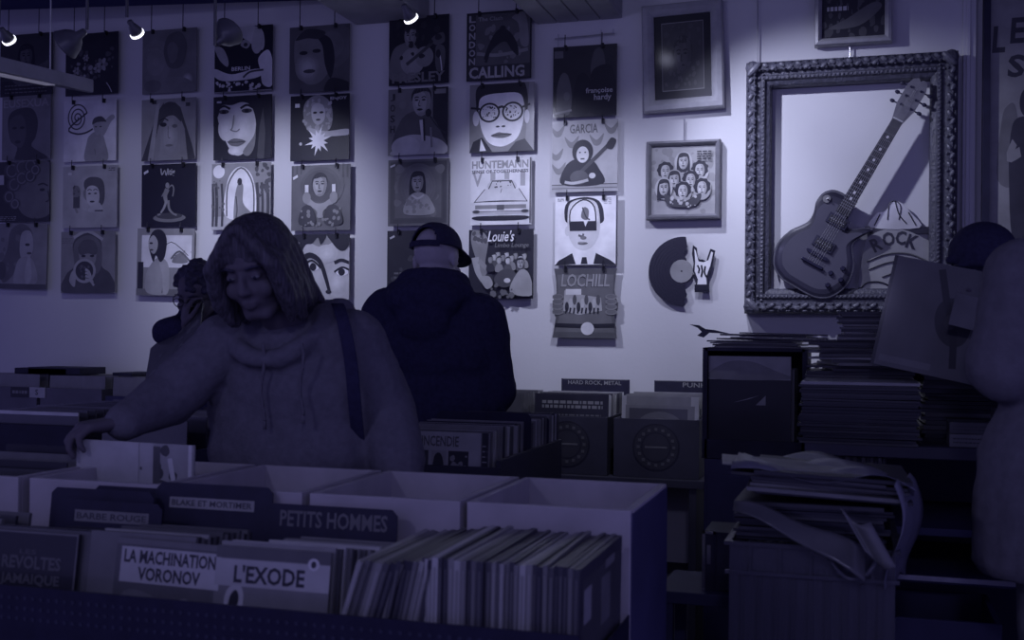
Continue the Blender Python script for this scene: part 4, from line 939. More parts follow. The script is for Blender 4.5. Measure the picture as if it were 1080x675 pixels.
TRAY = .735
def front_rack():
    """low display counter with its perforated front rack (row nearest the camera) and the wooden bins behind it"""
    XL, XR = -1.35, 1.137
    root = empty('display_counter', ((XL + XR) / 2, -2.95, 0)); tag(root, 'dark counter carrying the front rack and the row of wooden bins', 'counter')
    cx = (XL + XR) / 2
    b = MB(); b.box((XL - cx, -.40, .70), (XR - cx, .40, TRAY - .002), M_DWOOD); b.build('counter_top', root, bevel=.003)
    b = MB(); b.box((XL - cx, -.36, 0), (XL - cx + .02, .40, .70), M_DWOOD); b.build('side_panel', root)
    b = MB(); b.box((XR - cx - .02, -.36, 0), (XR - cx, .40, .70), M_DWOOD); b.build('side_panel', root)
    b = MB(); b.box((XL - cx + .02, -.34, .0), (XR - cx - .02, -.32, .70), M_DWOOD); b.build('front_panel', root)
    # perforated steel rack
    LIPH = .23
    rk = empty('browser_rack', (cx, -3.36, TRAY)); tag(rk, 'black perforated steel rack holding the front comics and records', 'rack')
    b = MB(); b.box((XL - cx, 0, 0), (XR - cx, .004, LIPH), M_STEEL)
    hole = mat('hole_light', (.034, .034, .07), rough=.6)
    for i in range(150):
        for j in range(3):
            x = XL - cx + .02 + i * .0165
            if x > XR - cx - .01: continue
            b.cyl((x, -.0012, LIPH - .02 - j * .018), (x, .0, LIPH - .02 - j * .018), .0036, hole, 8)
    b.build('perforated_lip', rk)
    b = MB(); b.box((XL - cx, .004, 0), (XR - cx, .40, .004), M_STEEL); b.build('tray', rk)
    for x in (XL, .085, .40, .70):
        b = MB(); b.box((x - cx, .004, .004), (x - cx + .003, .39, .12), M_STEEL); b.build('partition', rk)
    b = MB(); b.box((XR - cx - .003, .004, .004), (XR - cx, .39, .17), M_STEEL); b.build('partition', rk)

    # wooden bins behind
    E = [(-.52, -.228), (-.198, .130), (.150, .462), (.479, .800), (.814, 1.134)]
    nm = ['outermost left wooden bin behind the front rack', 'wooden bin with a pale sleeve being pulled out of it', 'wooden bin right below the hooded woman, behind the BLAKE divider',
          'nearly empty wooden bin behind the PETITS HOMMES divider', 'nearly empty wooden bin at the right end of the counter']
    for (a, c), l in zip(E, nm):
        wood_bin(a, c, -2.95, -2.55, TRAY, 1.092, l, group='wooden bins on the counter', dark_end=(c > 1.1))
    wood_bin(-.86, -.54, -2.95, -2.55, TRAY, 1.092, 'wooden bin cut by the left edge of the picture', group='wooden bins on the counter')
    # few flat-lying sleeves in the two empty bins
    for i, (x, k) in enumerate([(.64, 3), (.975, 3)]):
        for j in range(k):
            b = MB(); b.box((-.135, -.17, 0), (.135, .17, .006), matt((.2, .12, .3)[j])); o = b.build('record_sleeve', loc=(x, -2.75, TRAY + .012 + j * .0065), rot=(0, 0, .03 * (j - 1)))
            tag(o, '%s record sleeve lying %s in the bin %s' % (tone_word((.2, .12, .3)[j]), ('lowest', 'second', 'topmost')[j], ('behind PETITS HOMMES', 'at the right counter end')[i]), 'record sleeve', 'sleeves lying in the empty bins')
    # left bins: black sleeves standing in them
    for i in range(9):
        x = -.70 if i < 4 else -.375; k = i if i < 4 else i - 4
        v = (.03, .1, .05, .2)[i % 4]
        o = sleeve_facing(x, -2.92 + k * .055, TRAY + .012, .27, .335 + .012 * k, .006, v, .10, lambda a: a.scrib(.1, .8, .9, .95, .2, 2, .02, 3))
        tag(o, '%s record sleeve, %s from the front in the %s bin' % (tone_word(v), nth(k + 1), 'farthest left' if i < 4 else 'second left'), 'record sleeve', 'sleeves in the left wooden bins')
    for k in range(4):
        v = (.08, .03, .16, .05)[k]
        o = sleeve_facing(-.035, -2.92 + k * .03, TRAY + .012, .27, .313, .006, v, .08)
        tag(o, '%s record sleeve, %s from the front in the bin below the pulled-out sleeve' % (tone_word(v), nth(k + 1)), 'record sleeve', 'sleeves in the bin below the pulled-out one')
    # the sleeve the woman is lifting
    def pale(a):
        a.r(.66, 0, 1, 1, .4); a.specks(.7, .3, .95, .95, .12, 16, .05, 3); a.r(.66, .05, .72, .98, .16); a.s([(.8, .2), (.85, .6), (.8, .9)], .04, .6); a.r(.955, 0, .985, 1, .66)
        for k in range(7): a.e(.56, .1 + k * .12, .008, .012, .15)
        a.r(0, 0, .54, 1, .5)
    p0, p1 = at(80, 463, -2.74), at(203, 470, -2.74)
    o = sleeve_facing((p0.x + p1.x) / 2, -2.74, 1.155 - .33, p1.x - p0.x, .33, .006, .48, .0, pale, roll=.012)
    tag(o, 'pale record sleeve pulled up out of its bin by the hooded woman', 'record sleeve')

def comics_and_dividers():
    W_, H_ = .222, .30
    def alb(x, y, v, art, lean=.14, w=W_, h=H_, z=TRAY + .006, roll=0.0):
        o = sleeve_facing(x, y, z, w, h, .008, v, lean, art, name='comic_album', roll=roll); return o
    # --- right-hand compartment: L'EXODE
    x = at(283, 610, -3.26).x
    def exode(a):
        a.r(0, .93, 1, 1, .16); a.r(0, .77, 1, .925, .44); a.t("L'EXODE", .17, .79, .79, .895, .06, .03); a.b([(.12, .60), (.1, .7), (.15, .77), (.24, .77), (.27, .7), (.24, .60)], .5); a.b([(.14, .62), (.15, .71), (.2, .75), (.23, .7), (.2, .63)], .05); a.s([(.13, .64), (.24, .62)], .03, .1); a.e(.86, .925, .05, .035, .6); a.e(.86, .925, .022, .02, .08); a.r(0, .2, 1, .5, .18)
    o = alb(x, -3.285, .24, exode); tag(o, "front comic album titled L'EXODE beside the spine-out records", 'comic album', 'comics in the front rack')
    for k in range(22):
        v = (.3, .12, .5, .2, .08, .36, .16)[k % 7]
        xx = x + .004 + .0045 * k + rg.uniform(-.003, .003)
        o = alb(min(xx, .40 + .325 - .113), -3.272 + .0102 * k, v, None, .14 - .0015 * k, h=.30 - .0013 * k, z=TRAY + .006 + rg.uniform(0, .008))
        tag(o, "%s comic album, %s behind the L'EXODE one" % (tone_word(v), nth(k + 1)), 'comic album', "comics behind the L'EXODE album")
    divider(.545, -3.03, TRAY + .006, .285, .336, 'black divider card lettered PETITS HOMMES', ('PETITS HOMMES', (.12, .87, .93, .965), .16))
    # --- middle: LA MACHINATION VORONOV
    x = at(172, 605, -3.26).x
    def mach(a):
        a.r(0, .965, 1, 1, .2); a.r(.05, .74, .97, .95, .44); a.t('LA MACHINATION', .08, .855, .93, .935, .05, .03); a.t('VORONOV', .22, .755, .8, .835, .05, .03); a.b([(.62, .6), (.62, .66), (.7, .67), (.74, .61)], .28); a.b([(.0, .4), (.1, .68), (.4, .66), (.5, .5), (.3, .4)], .2)
    o = alb(x, -3.285, .15, mach, roll=.015); tag(o, 'front comic album titled LA MACHINATION VORONOV', 'comic album', 'comics in the front rack')
    for k in range(20):
        v = (.2, .1, .28, .14, .36, .07)[k % 6]
        o = alb(min(x + .003 + .0032 * k + rg.uniform(-.004, .004), .40 - .113), -3.272 + .0105 * k, v, None, .14 - .0015 * k, h=.30 - .0010 * k, z=TRAY + .006 + rg.uniform(0, .010))
        tag(o, '%s comic album, %s behind the VORONOV one' % (tone_word(v), nth(k + 1)), 'comic album', 'comics behind the VORONOV album')
    divider(.272, -3.01, TRAY + .006, .27, .363, 'black divider card with a strip reading BLAKE ET MORTIMER', ('BLAKE ET MORTIMER', (.14, .873, .83, .907), .05), (.12, .86, .85, .92), .3)
    divider(.06, -2.985, TRAY + .006, .18, .345, 'plain black divider card left of the BLAKE one', lean=.1)
    # --- left: dark albums
    x = at(30, 600, -3.26).x
    def rev(a):
        a.frame(.2, .012); a.t('LES', .46, .86, .62, .89, .12, .02); a.t('REVOLTES', .3, .77, .86, .85, .16, .03); a.t('JAMAIQUE', .3, .66, .86, .74, .15, .03); a.t('y', .0, .84, .06, .92, .3, .02)
    o = alb(x - .02, -3.285, .06, rev, w=.235); tag(o, 'dark comic album with faint two-line title at the left edge', 'comic album', 'comics in the front rack')
    for k in range(16):
        v = (.14, .06, .24, .1, .05, .3)[k % 6]
        o = alb(x + .002 + .0042 * k + rg.uniform(-.003, .003), -3.272 + .011 * k, v, None, .14, h=.30 - .0018 * k, z=TRAY + .006 + rg.uniform(0, .006))
        tag(o, '%s comic album, %s behind the dark album at the left edge' % (tone_word(v), nth(k + 1)), 'comic album', 'comics behind the dark left album')
    divider(x + .02, -3.09, TRAY + .006, .25, .330, 'black divider card with a strip reading BARBE ROUGE', ('BARBE ROUGE', (.2, .885, .86, .925), .04), (.18, .87, .88, .94), .2)
    divider(x - .035, -3.04, TRAY + .006, .25, .345, 'plain black divider card just behind the BARBE ROUGE one')
    divider(x + .02, -2.985, TRAY + .006, .25, .352, 'tallest plain black divider card at the left', None)
    for k in range(5):
        v = (.3, .14, .26, .1, .2)[k]
        o = alb(x - .27, -3.27 + .04 * k, v, None); tag(o, '%s comic album, %s in the compartment cut by the left edge' % (tone_word(v), nth(k + 1)), 'comic album', 'comics cut by the left edge')

def spine_out_records():
    x = .712
    vals = [.34, .2, .1, .24, .3, .14, .06, .26, .12, .05, .08, .2, .36, .3, .16, .05, .42, .44, .12, .03, .3, .38, .24, .06, .2, .1, .16, .3, .14, .34, .26, .12, .24, .4, .3, .1, .06, .22, .16, .05, .12, .08, .2, .1]
    vals = [1.6 * v ** 1.6 for v in vals]
    n = len(vals)
    xs = []
    tot = 1.122 - .712
    ts = [rg.uniform(.0055, .0105) for _ in vals]
    s = (tot) / sum(t for t in ts)
    for k, v in enumerate(vals):
        t = ts[k] * s
        xs.append((x + t / 2, t)); x += t
    for k, v in enumerate(vals):
        xc, t = xs[k]
        f = k / n
        lean = .30 if f < .16 else .22 if f < .3 else .12 if f < .36 else .015
        # leaning sleeves: the bottom slides left so that the top stays in the row
        xb = xc - (LP * sin(lean) if lean > .05 else 0) * .55
        zz = TRAY + .006 + (t / 2 * abs(sin(lean))) + rg.uniform(0, .004)
        art = None
        if k == n - 1:
            def art(b, t, d, h):
                b.add([(t / 2 + .0004, .02, .02), (t / 2 + .0004, d - .02, .02), (t / 2 + .0004, d - .02, h - .02), (t / 2 + .0004, .02, h - .02)], [(0, 1, 2, 3)], ink(.13))
                for y0, z0, y1, z1, vv in ((.03, .22, .08, .275, .4), (.15, .19, .22, .27, .22), (.10, .10, .16, .16, .26), (.2, .12, .27, .17, .1), (.18, .28, .25, .295, .3)):
                    b.add([(t / 2 + .0007, y0, z0), (t / 2 + .0007, y1, z0), (t / 2 + .0007, y1, z1), (t / 2 + .0007, y0, z1)], [(0, 1, 2, 3)], ink(vv))
        o = sleeve_edge_on(xb, -3.315 + rg.uniform(-.004, .004), zz, t * .93, v, lean, art=art)
        tag(o, '%s-spined record, %s from the left in the spine-out row at the front%s' % (tone_word(v), nth(k + 1), ', leaning' if lean > .05 else ''), 'record', 'spine-out records in the front rack')

def facing_row(x, w, y0, y1, z, n, where, grp, vals, first=None, h=LP, gloss=.6, jit=.006, lean=.06):
    for k in range(n):
        v = vals[(k * 5 + k // 7) % len(vals)]
        y = y0 + (y1 - y0) * k / max(1, n - 1)
        art = first if k == 0 else None
        o = sleeve_facing(x + rg.uniform(-jit, jit), y, z + rg.uniform(0, .006), w, h + rg.uniform(-.004, .003), .0055, .42 if k == 0 and first else v, lean, art, glossy=gloss, rz=rg.uniform(-.01, .01))
        tag(o, '%s record sleeve, %s from the front %s' % (tone_word(v), nth(k + 1), where), 'record sleeve', grp)

GREYS = [.1, .3, .05, .22, .4, .14, .5, .08, .26, .03, .34]
def middle_row():
    z0 = .80
    # long table
    root = empty('record_table', (-.4, -1.5, 0)); tag(root, 'dark long table under the second row of record crates', 'table')
    b = MB(); b.box((-1.5, -.42, z0 - .03), (.94, .38, z0 - .002), M_DWOOD); b.build('table_top', root, bevel=.003)
    for x in (-1.47, .88):
        for y in (-.38, .32):
            b = MB(); b.box((x, y, 0), (x + .04, y + .04, z0 - .03), M_DWOOD); b.build('leg', root)
    b = MB(); b.box((-1.43, -.36, .3), (.88, .3, .32), M_DWOOD); b.build('shelf', root)
    # crate with the white front sleeve
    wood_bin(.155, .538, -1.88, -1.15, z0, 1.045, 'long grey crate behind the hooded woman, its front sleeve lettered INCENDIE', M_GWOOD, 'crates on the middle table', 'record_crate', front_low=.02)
    def inc(a):
        a.t('INCENDIE', .33, .86, .7, .96, .12, .02); a.r(.0, .4, .22, .82, .08); a.r(.32, .4, .4, .82, .07)
        a.r(.43, .4, .58, .82, .36); a.b([(.44, .4), (.45, .72), (.5, .8), (.55, .72), (.57, .4)], .06); a.r(.6, .4, .8, .82, .05); a.specks(.62, .6, .78, .78, .3, 10, .03, 2); a.r(.92, 0, 1, 1, .2); a.r(.93, 0, .99, 1, .06); a.scrib(.935, .2, .985, .9, .35, 14, .012, 4)
    facing_row(.342, .317, -1.862, -1.53, z0 + .012, 24, 'in the INCENDIE crate', 'sleeves in the INCENDIE crate', GREYS, inc, gloss=.8)
    divider(.36, -1.505, z0 + .012, .325, .345, 'black divider card halfway along the crate fronted by INCENDIE', lean=.05)
    divider(.385, -1.33, z0 + .012, .30, .325, 'black divider card near the back of the crate fronted by INCENDIE', lean=.05, v=.3)
    for k in range(18):
        v = GREYS[(k * 3) % 11]; y = -1.49 + k * .018
        o = sleeve_facing(.37 + rg.uniform(-.005, .005), y, z0 + .012 + rg.uniform(0, .008), .313, .313 + .0006 * k, .0055, v, .04, None, glossy=.8)
        tag(o, '%s record sleeve, %s behind the black divider in the INCENDIE crate' % (tone_word(v), nth(k + 1)), 'record sleeve', 'sleeves behind the divider in the INCENDIE crate')
    # crates at the left
    wood_bin(-1.27, -.90, -1.90, -1.2, z0, 1.10, 'dark crate of plastic-wrapped records at the left, beside the reaching hand', M_BLACK, 'crates on the middle table', 'record_crate', front_low=.0)
    facing_row(-1.085, .317, -1.872, -1.26, z0 + .012, 14, 'in the dark crate at the left edge', 'sleeves in the dark left crate', [.08, .04, .2, .1, .3], lambda a: (a.r(0, 0, 1, 1, .05), a.r(0, .965, 1, 1, .6)), gloss=1.0, h=.33)  # pale top band: highlight on the plastic, painted onto the front sleeve
    wood_bin(-.86, -.50, -1.90, -1.2, z0, 1.03, 'dark crate beyond the pulled-out pale sleeve', M_DWOOD, 'crates on the middle table', 'record_crate')
    facing_row(-.68, .317, -1.86, -1.26, z0 + .012, 6, 'in the crate beyond the reaching hand', 'sleeves beyond the reaching hand', [.1, .05, .2, .14], None, gloss=.8)

def emblem(v0, v1):
    def f(b, hx, y, h):
        M0 = b.M.copy(); cz = h * .52
        b.cyl((0, y - .0012, cz), (0, y, cz), .097, matt(v0), 36)
        for r, vv in ((.090, v1), (.062, v0), (.056, v1)):
            b.cyl((0, y - .0014 - (.1 - r) * .01, cz), (0, y - .0005, cz), r, matt(vv), 32)
        for k in range(16):
            t = k * pi / 8; b.box((.073 * cos(t) - .006, y - .003, cz + .073 * sin(t) - .006), (.073 * cos(t) + .006, y - .0012, cz + .073 * sin(t) + .006), matt(v0 * .5 + .1))
        b.box((-.045, y - .003, cz - .004), (.045, y - .0012, cz + .004), matt(.15))
    return f

M_PALEBOX = mat('pale_box_card', (.16, .155, .19), rough=.7, var=.12, scale=9)
def wall_row():
    z0 = .832
    root = empty('wall_bench', (-1.1, -.26, 0)); tag(root, 'grey bench along the back wall under the crates of records', 'bench')
    b = MB(); b.box((-2.6, -.2, z0 - .035), (2.05, .24, z0 - .001), M_GWOOD); b.build('bench_top', root, bevel=.003)
    for x in (-2.55, -1.4, -.25, .9, 1.68, 2.0):
        b = MB(); b.box((x - .015, -.19, 0), (x + .015, .2, z0 - .035), M_GWOOD); b.build('upright', root)
    b = MB(); b.box((-2.56, -.15, .4), (2.02, .2, .42), M_GWOOD); b.build('shelf', root)
    def crate(x0, x1, label, mt, art, z1=1.07):
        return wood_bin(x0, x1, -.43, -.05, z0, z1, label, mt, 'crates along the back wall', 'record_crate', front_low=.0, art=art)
    crate(.572, .922, 'grey crate with a round dark emblem under the PUNK sign', M_GWOOD, emblem(.03, .06))
    crate(.205, .545, 'grey crate with a round dark emblem under the HARD ROCK sign', M_GWOOD, emblem(.03, .06))
    def punk(a):
        a.r(.06, .8, .9, 1, .22); a.r(.05, .0, .95, .88, .2); a.r(.1, .62, .86, .84, .07); a.e(.5, .6, .3, .2, .14); a.e(.5, .55, .2, .16, .2); a.r(.02, .0, .98, .2, .2)
    facing_row(.75, .317, -.405, -.11, z0 + .012, 16, 'under the PUNK sign', 'sleeves under the PUNK sign', [.2, .3, .15, .25, .1, .4], punk, gloss=.8)
    def rock(a):
        a.r(0, 0, 1, 1, .03); a.scrib(.1, .8, .92, .92, .28, 2, .04, 5); a.scrib(.1, .66, .9, .74, .14, 2, .02, 8)
    facing_row(.38, .317, -.405, -.11, z0 + .012, 16, 'under the HARD ROCK sign', 'sleeves under the HARD ROCK sign', [.12, .3, .05, .42, .2, .55], rock, gloss=.8)
    def sign(px0, py0, px1, py1, y, txt, label):
        p, q = at(px0, py1, y), at(px1, py0, y)
        w, h = q.x - p.x, .37; b = MB(); b.box((-w / 2, 0, 0), (w / 2, .003, h), M_BLACK); a = Art(b, w, h, 0, base=h / 2); a.coat = .05
        a.t(txt, .52 if len(txt) < 6 else .1, .925, .95 if len(txt) < 6 else .88, .98, .3, .015); a.s([(.02, .995), (.98, .995)], .006, .3, 0)
        o = b.build('divider_sign', loc=((p.x + q.x) / 2, y, z0 + .012)); tag(o, label, 'divider sign', 'divider signs along the wall')
    sign(592, 400, 664, 411, -.085, 'HARD ROCK, METAL', 'black divider sign reading HARD ROCK, METAL')
    sign(690, 402, 748, 411, -.085, 'PUNK', 'black divider sign reading PUNK')
    # pale box and records just right of the man in black
    crate(-.16, .178, 'grey crate right of the man in the cap, partly behind him', M_GWOOD, None)
    facing_row(.01, .317, -.405, -.11, z0 + .012, 9, 'in the crate right of the capped man', 'sleeves beside the man in the cap', [.1, .2, .05, .3, .14], None, gloss=.6)
    # left part of the wall row
    xs = [(-2.62, -2.27), (-2.25, -1.90), (-1.88, -1.53), (-1.51, -1.16)]
    nm = ['pale crate at the far left of the wall row', 'grey crate second from the left on the wall bench', 'dark crate under the long-haired sleeves, left of the reader', 'grey crate below the reader in glasses']
    ms = [M_PALEBOX, M_PALEBOX, M_DWOOD, M_GWOOD]
    for (a, c), l, m_ in zip(xs, nm, ms): crate(a, c, l, m_, None, 1.13 if m_ is M_PALEBOX else 1.1)
    for q, (a, c) in enumerate(xs[:3]):
        facing_row((a + c) / 2, .317, -.405, -.11, z0 + .012 + .03, 6, 'in the %s' % ('far-left wall crate', 'second wall crate from the left', 'dark wall crate left of the reader')[q], ('sleeves in the far-left wall crate', 'sleeves in the second wall crate', 'sleeves in the dark wall crate')[q], [.2, .3, .12, .25, .1], None, gloss=.5)
    for px0, px1, py0, py1, l in ((30, 84, 383, 388, 'thin black card lying on the left wall crates'), (44, 98, 388, 394, 'thick black box lying on the left wall crates'), (132, 152, 387, 390, 'small black card at the right end of the left wall crates')):
        y = -.25; p, q = at(px0, py1, y), at(px1, py0, y); w = q.x - p.x
        b = MB(); b.box((-w / 2, -.1, 0), (w / 2, .1, max(.012, q.z - p.z)), M_BLACK); o = b.build('flat_box', loc=((p.x + q.x) / 2, y, 1.192), bevel=.002); tag(o, l, 'box')
    p, q = at(0, 418, -.47), at(42, 408, -.47)
    b = MB(); b.box((-.1, 0, 0), (.1, .004, .05), ink(.5)); a = Art(b, .2, .05, 0, base=.025); a.r(0, 0, .55, 1, .03); a.scrib(.05, .2, .5, .8, .3, 1, .3, 2); a.t('S', .72, .25, .8, .8, .1, .02)
    o = b.build('label_card', loc=(q.x - .1, -.4345, q.z - .055)); tag(o, 'half black, half pale label card on the front of the left wall crates', 'label')
    # bare boards leaning against the wall below the torn magazine, shelf fronts
# ---------------------------------------------------------------- crates and piles at the right
def flat(x, y, z, v, rz=0, w=.313, d=.313, t=.006, tilt=(0, 0), art=None, name='record_sleeve', bend=0.0):
    n = 5
    b = MB(); vs = []
    for k in range(2):
        for i in range(n):
            for j in range(n):
                u, q = i / (n - 1) - .5, j / (n - 1) - .5
                vs.append((u * w, q * d, k * t - bend * (u * u + q * q) * 4 * .5))
    fs = []
    for i in range(n - 1):
        for j in range(n - 1):
            p = i * n + j; fs.append((p, p + 1, p + n + 1, p + n)); m = n * n + p; fs.append((m, m + n, m + n + 1, m + 1))
    rim = [i * n for i in range(n)] + [(n - 1) * n + j for j in range(1, n)] + [i * n + n - 1 for i in range(n - 2, -1, -1)] + [j for j in range(n - 2, 0, -1)]
    for i in range(len(rim)):
        p, q = rim[i], rim[(i + 1) % len(rim)]; fs.append((p, q, q + n * n, p + n * n))
    b.add(vs, fs, ink(v, .25))
    if art: art(b, w, d, t)
    return b.build(name, loc=(x, y, z), rot=(tilt[0], tilt[1], rz))

def pile(x, y, z, n, where, grp, tmin, tmax, spread, rots, vals, w=.313, tilt=0.0, topart=None, topv=None, seed=3):
    r = random.Random(seed)
    for k in range(n):
        t = r.uniform(tmin, tmax); v = vals[r.randrange(len(vals))]
        if k == n - 1 and topv: v = topv
        o = flat(x + r.uniform(-spread, spread), y + r.uniform(-spread, spread), z, v, r.uniform(-rots, rots), w, w, t, (r.uniform(-.004, .004), tilt + r.uniform(-.004, .004)), topart if k == n - 1 else None)
        tag(o, '%s record sleeve lying flat, %s from the bottom %s' % (tone_word(v), nth(k + 1), where), 'record sleeve', grp)
        z += t + .0007
    return z

DARKS = [.02, .03, .05, .08, .03, .10, .04, .13]
def right_side():
    # cabinet and black-framed crate against the wall
    root = empty('low_cabinet', (1.19, -.56, 0)); tag(root, 'dark low cabinet carrying the black-framed record crate', 'cabinet')
    b = MB(); b.box((-.205, -.2, 0), (.19, .17, .955), M_DWOOD)
    b.build('body', root, bevel=.003)
    for x in (-.195, .02):
        b = MB(); b.box((x, -.212, .04), (x + .16, -.2, .9), M_DWOOD); d_ = b.build('door', root, bevel=.004)
        b = MB(); b.ell((x + (.14 if x < 0 else .02), -.222, .62), (.008, .01, .008), M_STEEL); b.build('knob', d_)
    x0, x1, yf, yb, z0, z1 = .985, 1.345, -.76, -.42, .957, 1.368
    root = empty('record_crate', ((x0 + x1) / 2, (yf + yb) / 2, z0)); tag(root, 'black-framed open crate with a half white, half dark front record', 'record crate')
    hx, hy, h = (x1 - x0) / 2, (yb - yf) / 2, z1 - z0
    for s in (-1, 1):
        b = MB(); b.box((s * hx - .009, -hy, 0), (s * hx + .009, hy, h), M_BLACK); b.build('side_panel', root)
    b = MB(); b.box((-hx, -hy, 0), (hx, hy, .018), M_BLACK); b.build('bottom_panel', root)
    b = MB(); b.box((-hx, hy - .012, 0), (hx, hy, h), M_BLACK); b.build('back_panel', root)
    b = MB(); b.box((-hx, -hy, h - .012), (hx, hy, h), M_BLACK); b.build('top_panel', root)
    b = MB(); b.box((-hx, -hy, .018), (hx, -hy + .012, .07), M_BLACK); b.build('front_lip', root)
    def fr(a):
        a.r(0, 0, 1, .75, .035); a.r(.0, .76, 1, 1, .42); a.b([(.02, .77), (.2, .93), (.5, .95), (.8, .86), (.98, .77)], .3); a.p([(.3, .52), (.62, .6), (.5, .56)], .36); a.p([(.58, .5), (.7, .6), (.7, .5)], .36)
    o = sleeve_facing(x0 + .16, yf + .02, z0 + .02, .30, .36, .006, .035, .02, fr); tag(o, 'front record of the black-framed crate, dark below a pale band', 'record sleeve')
    for k in range(8):
        v = (.2, .05, .1, .3)[k % 4]; o = sleeve_facing(x0 + .165, yf + .04 + .03 * k, z0 + .02, .313, .313, .006, v, .02); tag(o, '%s record sleeve, %s behind the front one in the black-framed crate' % (tone_word(v), nth(k + 1)), 'record sleeve', 'sleeves in the black-framed crate')
    # records standing beside that crate, spines out
    for k in range(9):
        v = (.14, .3, .06, .2, .1)[k % 5]; o = sleeve_edge_on(1.362 + .0105 * k, -.74, .957, .009, v, .0, h=.313 + .02 * (k % 3)); tag(o, '%s-spined record, %s right of the black-framed crate' % (tone_word(v), nth(k + 1)), 'record', 'records standing beside the black-framed crate')
    b = MB(); b.box((-.07, -.2, 0), (.07, .17, .955), M_DWOOD); o = b.build('plinth', loc=(1.455, -.56, 0), bevel=.003); tag(o, 'narrow dark plinth right of the low cabinet', 'plinth')
    # pile on top of the crate
    z = pile(1.17, -.60, z1 + .001, 4, 'on the black-framed crate', 'sleeves on the black-framed crate', .004, .007, .02, .10, [.1, .05, .2], seed=5)
    z = pile(1.24, -.62, z, 5, 'in the messy layer over that crate', 'sleeves in the messy layer over the crate', .004, .008, .05, .2, [.2, .1, .16, .06, .12], tilt=.02, seed=8)
    # black torn scrap sticking out to the left
    p = at(748, 350, -.62); b = MB()
    b.prism([(a.x - p.x, a.z - p.z) for a in [at(px, py, -.62) for px, py in ((727, 342), (737, 343), (744, 347), (753, 348), (770, 352), (748, 351), (742, 356), (735, 354), (740, 350), (736, 346))]], 0, .004, M_BLACK)
    o = b.build('torn_scrap', loc=p); tag(o, 'black torn scrap poking out left of the pile on the crate', 'scrap')
    # table with the piles
    root = empty('pile_table', (1.85, -1.5, 0)); tag(root, 'dark table with shelves under the big piles of flat sleeves', 'table')
    b = MB(); b.box((-.46, -.25, 1.085), (.55, .375, 1.118), M_GWOOD); b.build('table_top', root, bevel=.003)
    for x in (-.45, .51):
        b = MB(); b.box((x, -.23, 0), (x + .03, .36, 1.085), M_DWOOD); b.build('side_panel', root)
    b = MB(); b.box((-.42, -.22, .875), (.51, .33, .895), M_DWOOD); b.build('shelf', root)
    b = MB(); b.box((-.42, -.22, .745), (.51, .33, .765), M_DWOOD); b.box((-.42, -.228, .752), (.51, -.22, .765), M_PALEWIRE); b.build('shelf', root)
    b = MB(); b.box((-.42, .335, 0), (.51, .355, 1.085), M_DWOOD); b.build('back_panel', root)
    for k in range(14):
        v = (.3, .1, .2, .06)[k % 4]; o = sleeve_edge_on(1.46 + .011 * k, -1.68, .896, .009, v, .0, h=.18, d=.18, name='single_record'); tag(o, '%s-spined small record, %s from the left on the shelf under the piles' % (tone_word(v), nth(k + 1)), 'record', 'small records on the shelf under the piles')
    def toppale(b, w, d, t):
        b.box((-w / 2, -d / 2, t), (w * .34, d / 2, t + .0006), ink(.42)); b.box((w * .38, -d / 2, t), (w / 2, d / 2, t + .0006), ink(.3))
    z = pile(1.535, -1.60, 1.1185, 22, 'of the neat front pile', 'sleeves in the neat front pile', .005, .0095, .006, .03, DARKS, topart=toppale, topv=.4, seed=11)
    z = pile(1.53, -1.275, 1.1185, 18, 'of the rear pile', 'sleeves in the rear pile', .008, .0125, .008, .03, DARKS, w=.313, seed=13)
    z = pile(1.56, -1.27, z, 11, 'of the loose upper layer', 'sleeves in the loose upper layer', .006, .01, .035, .25, [.05, .1, .04, .2, .14, .3], seed=17)
    z = pile(1.63, -1.27, z, 11, 'of the topmost heap', 'sleeves in the topmost heap', .005, .009, .012, .06, [.06, .1, .14, .05, .22], w=.30, seed=19)
    # second loose heap to the right
    z = pile(1.87, -1.29, 1.1185, 16, 'of the right-hand pile', 'sleeves in the right-hand pile', .009, .0135, .008, .05, DARKS, seed=23)
    # folded paper on it
    p = at(990, 375, -1.45); b = MB()
    b.add([(-.09, -.05, .0), (.05, -.06, .008), (.09, .02, .045), (-.05, .05, .03), (.13, -.04, .0)], [(0, 1, 2, 3), (1, 4, 2)], ink(.55))
    o = b.build('paper_sheet', loc=(1.80, -1.40, 1.335), solid=.001); tag(o, 'pale folded paper sheet on the heap below the held sleeve', 'paper')
    # white boxes of discs at the right of the table
    for i, (x, z_, h, v) in enumerate([(1.825, 1.1185, .035, .24), (1.825, 1.155, .03, .14), (1.94, 1.1185, .055, .26), (1.94, 1.175, .045, .16)]):
        b = MB(); b.box((-.055, -.06, 0), (.055, .06, h), ink(v)); a = Art(b, .11, h, -.06, base=h / 2); a.scrib(.08, .2, .92, .8, .1, 2, .1, i)
        o = b.build('disc_box', loc=(x, -1.66, z_), bevel=.001); tag(o, '%s box of discs, %s of the %s stack at the table edge' % (tone_word(v), 'upper' if i % 2 else 'lower', 'left' if i < 2 else 'right'), 'box', 'disc boxes on the pile table')
    # clear plastic tub with records and a heap on top
    tub()
    # cases behind the tub
    root = empty('low_stool', (1.19, -1.9, 0)); tag(root, 'dark low stool left of the plastic tub', 'stool')
    b = MB(); b.box((-.16, -.14, .71), (.09, .14, .742), M_DWOOD); b.build('seat', root, bevel=.003)
    for x in (-.15, .06):
        for y in (-.13, .10):
            b = MB(); b.box((x, y, 0), (x + .03, y + .03, .71), M_DWOOD); b.build('leg', root)
    root = empty('flight_case', (1.19, -1.95, .743)); tag(root, 'black case with bright metal edge standing left of the plastic tub', 'case')
    b = MB(); b.box((-.045, -.05, 0), (.05, .12, .155), M_BLACK); b.build('body', root, bevel=.002)
    b = MB()
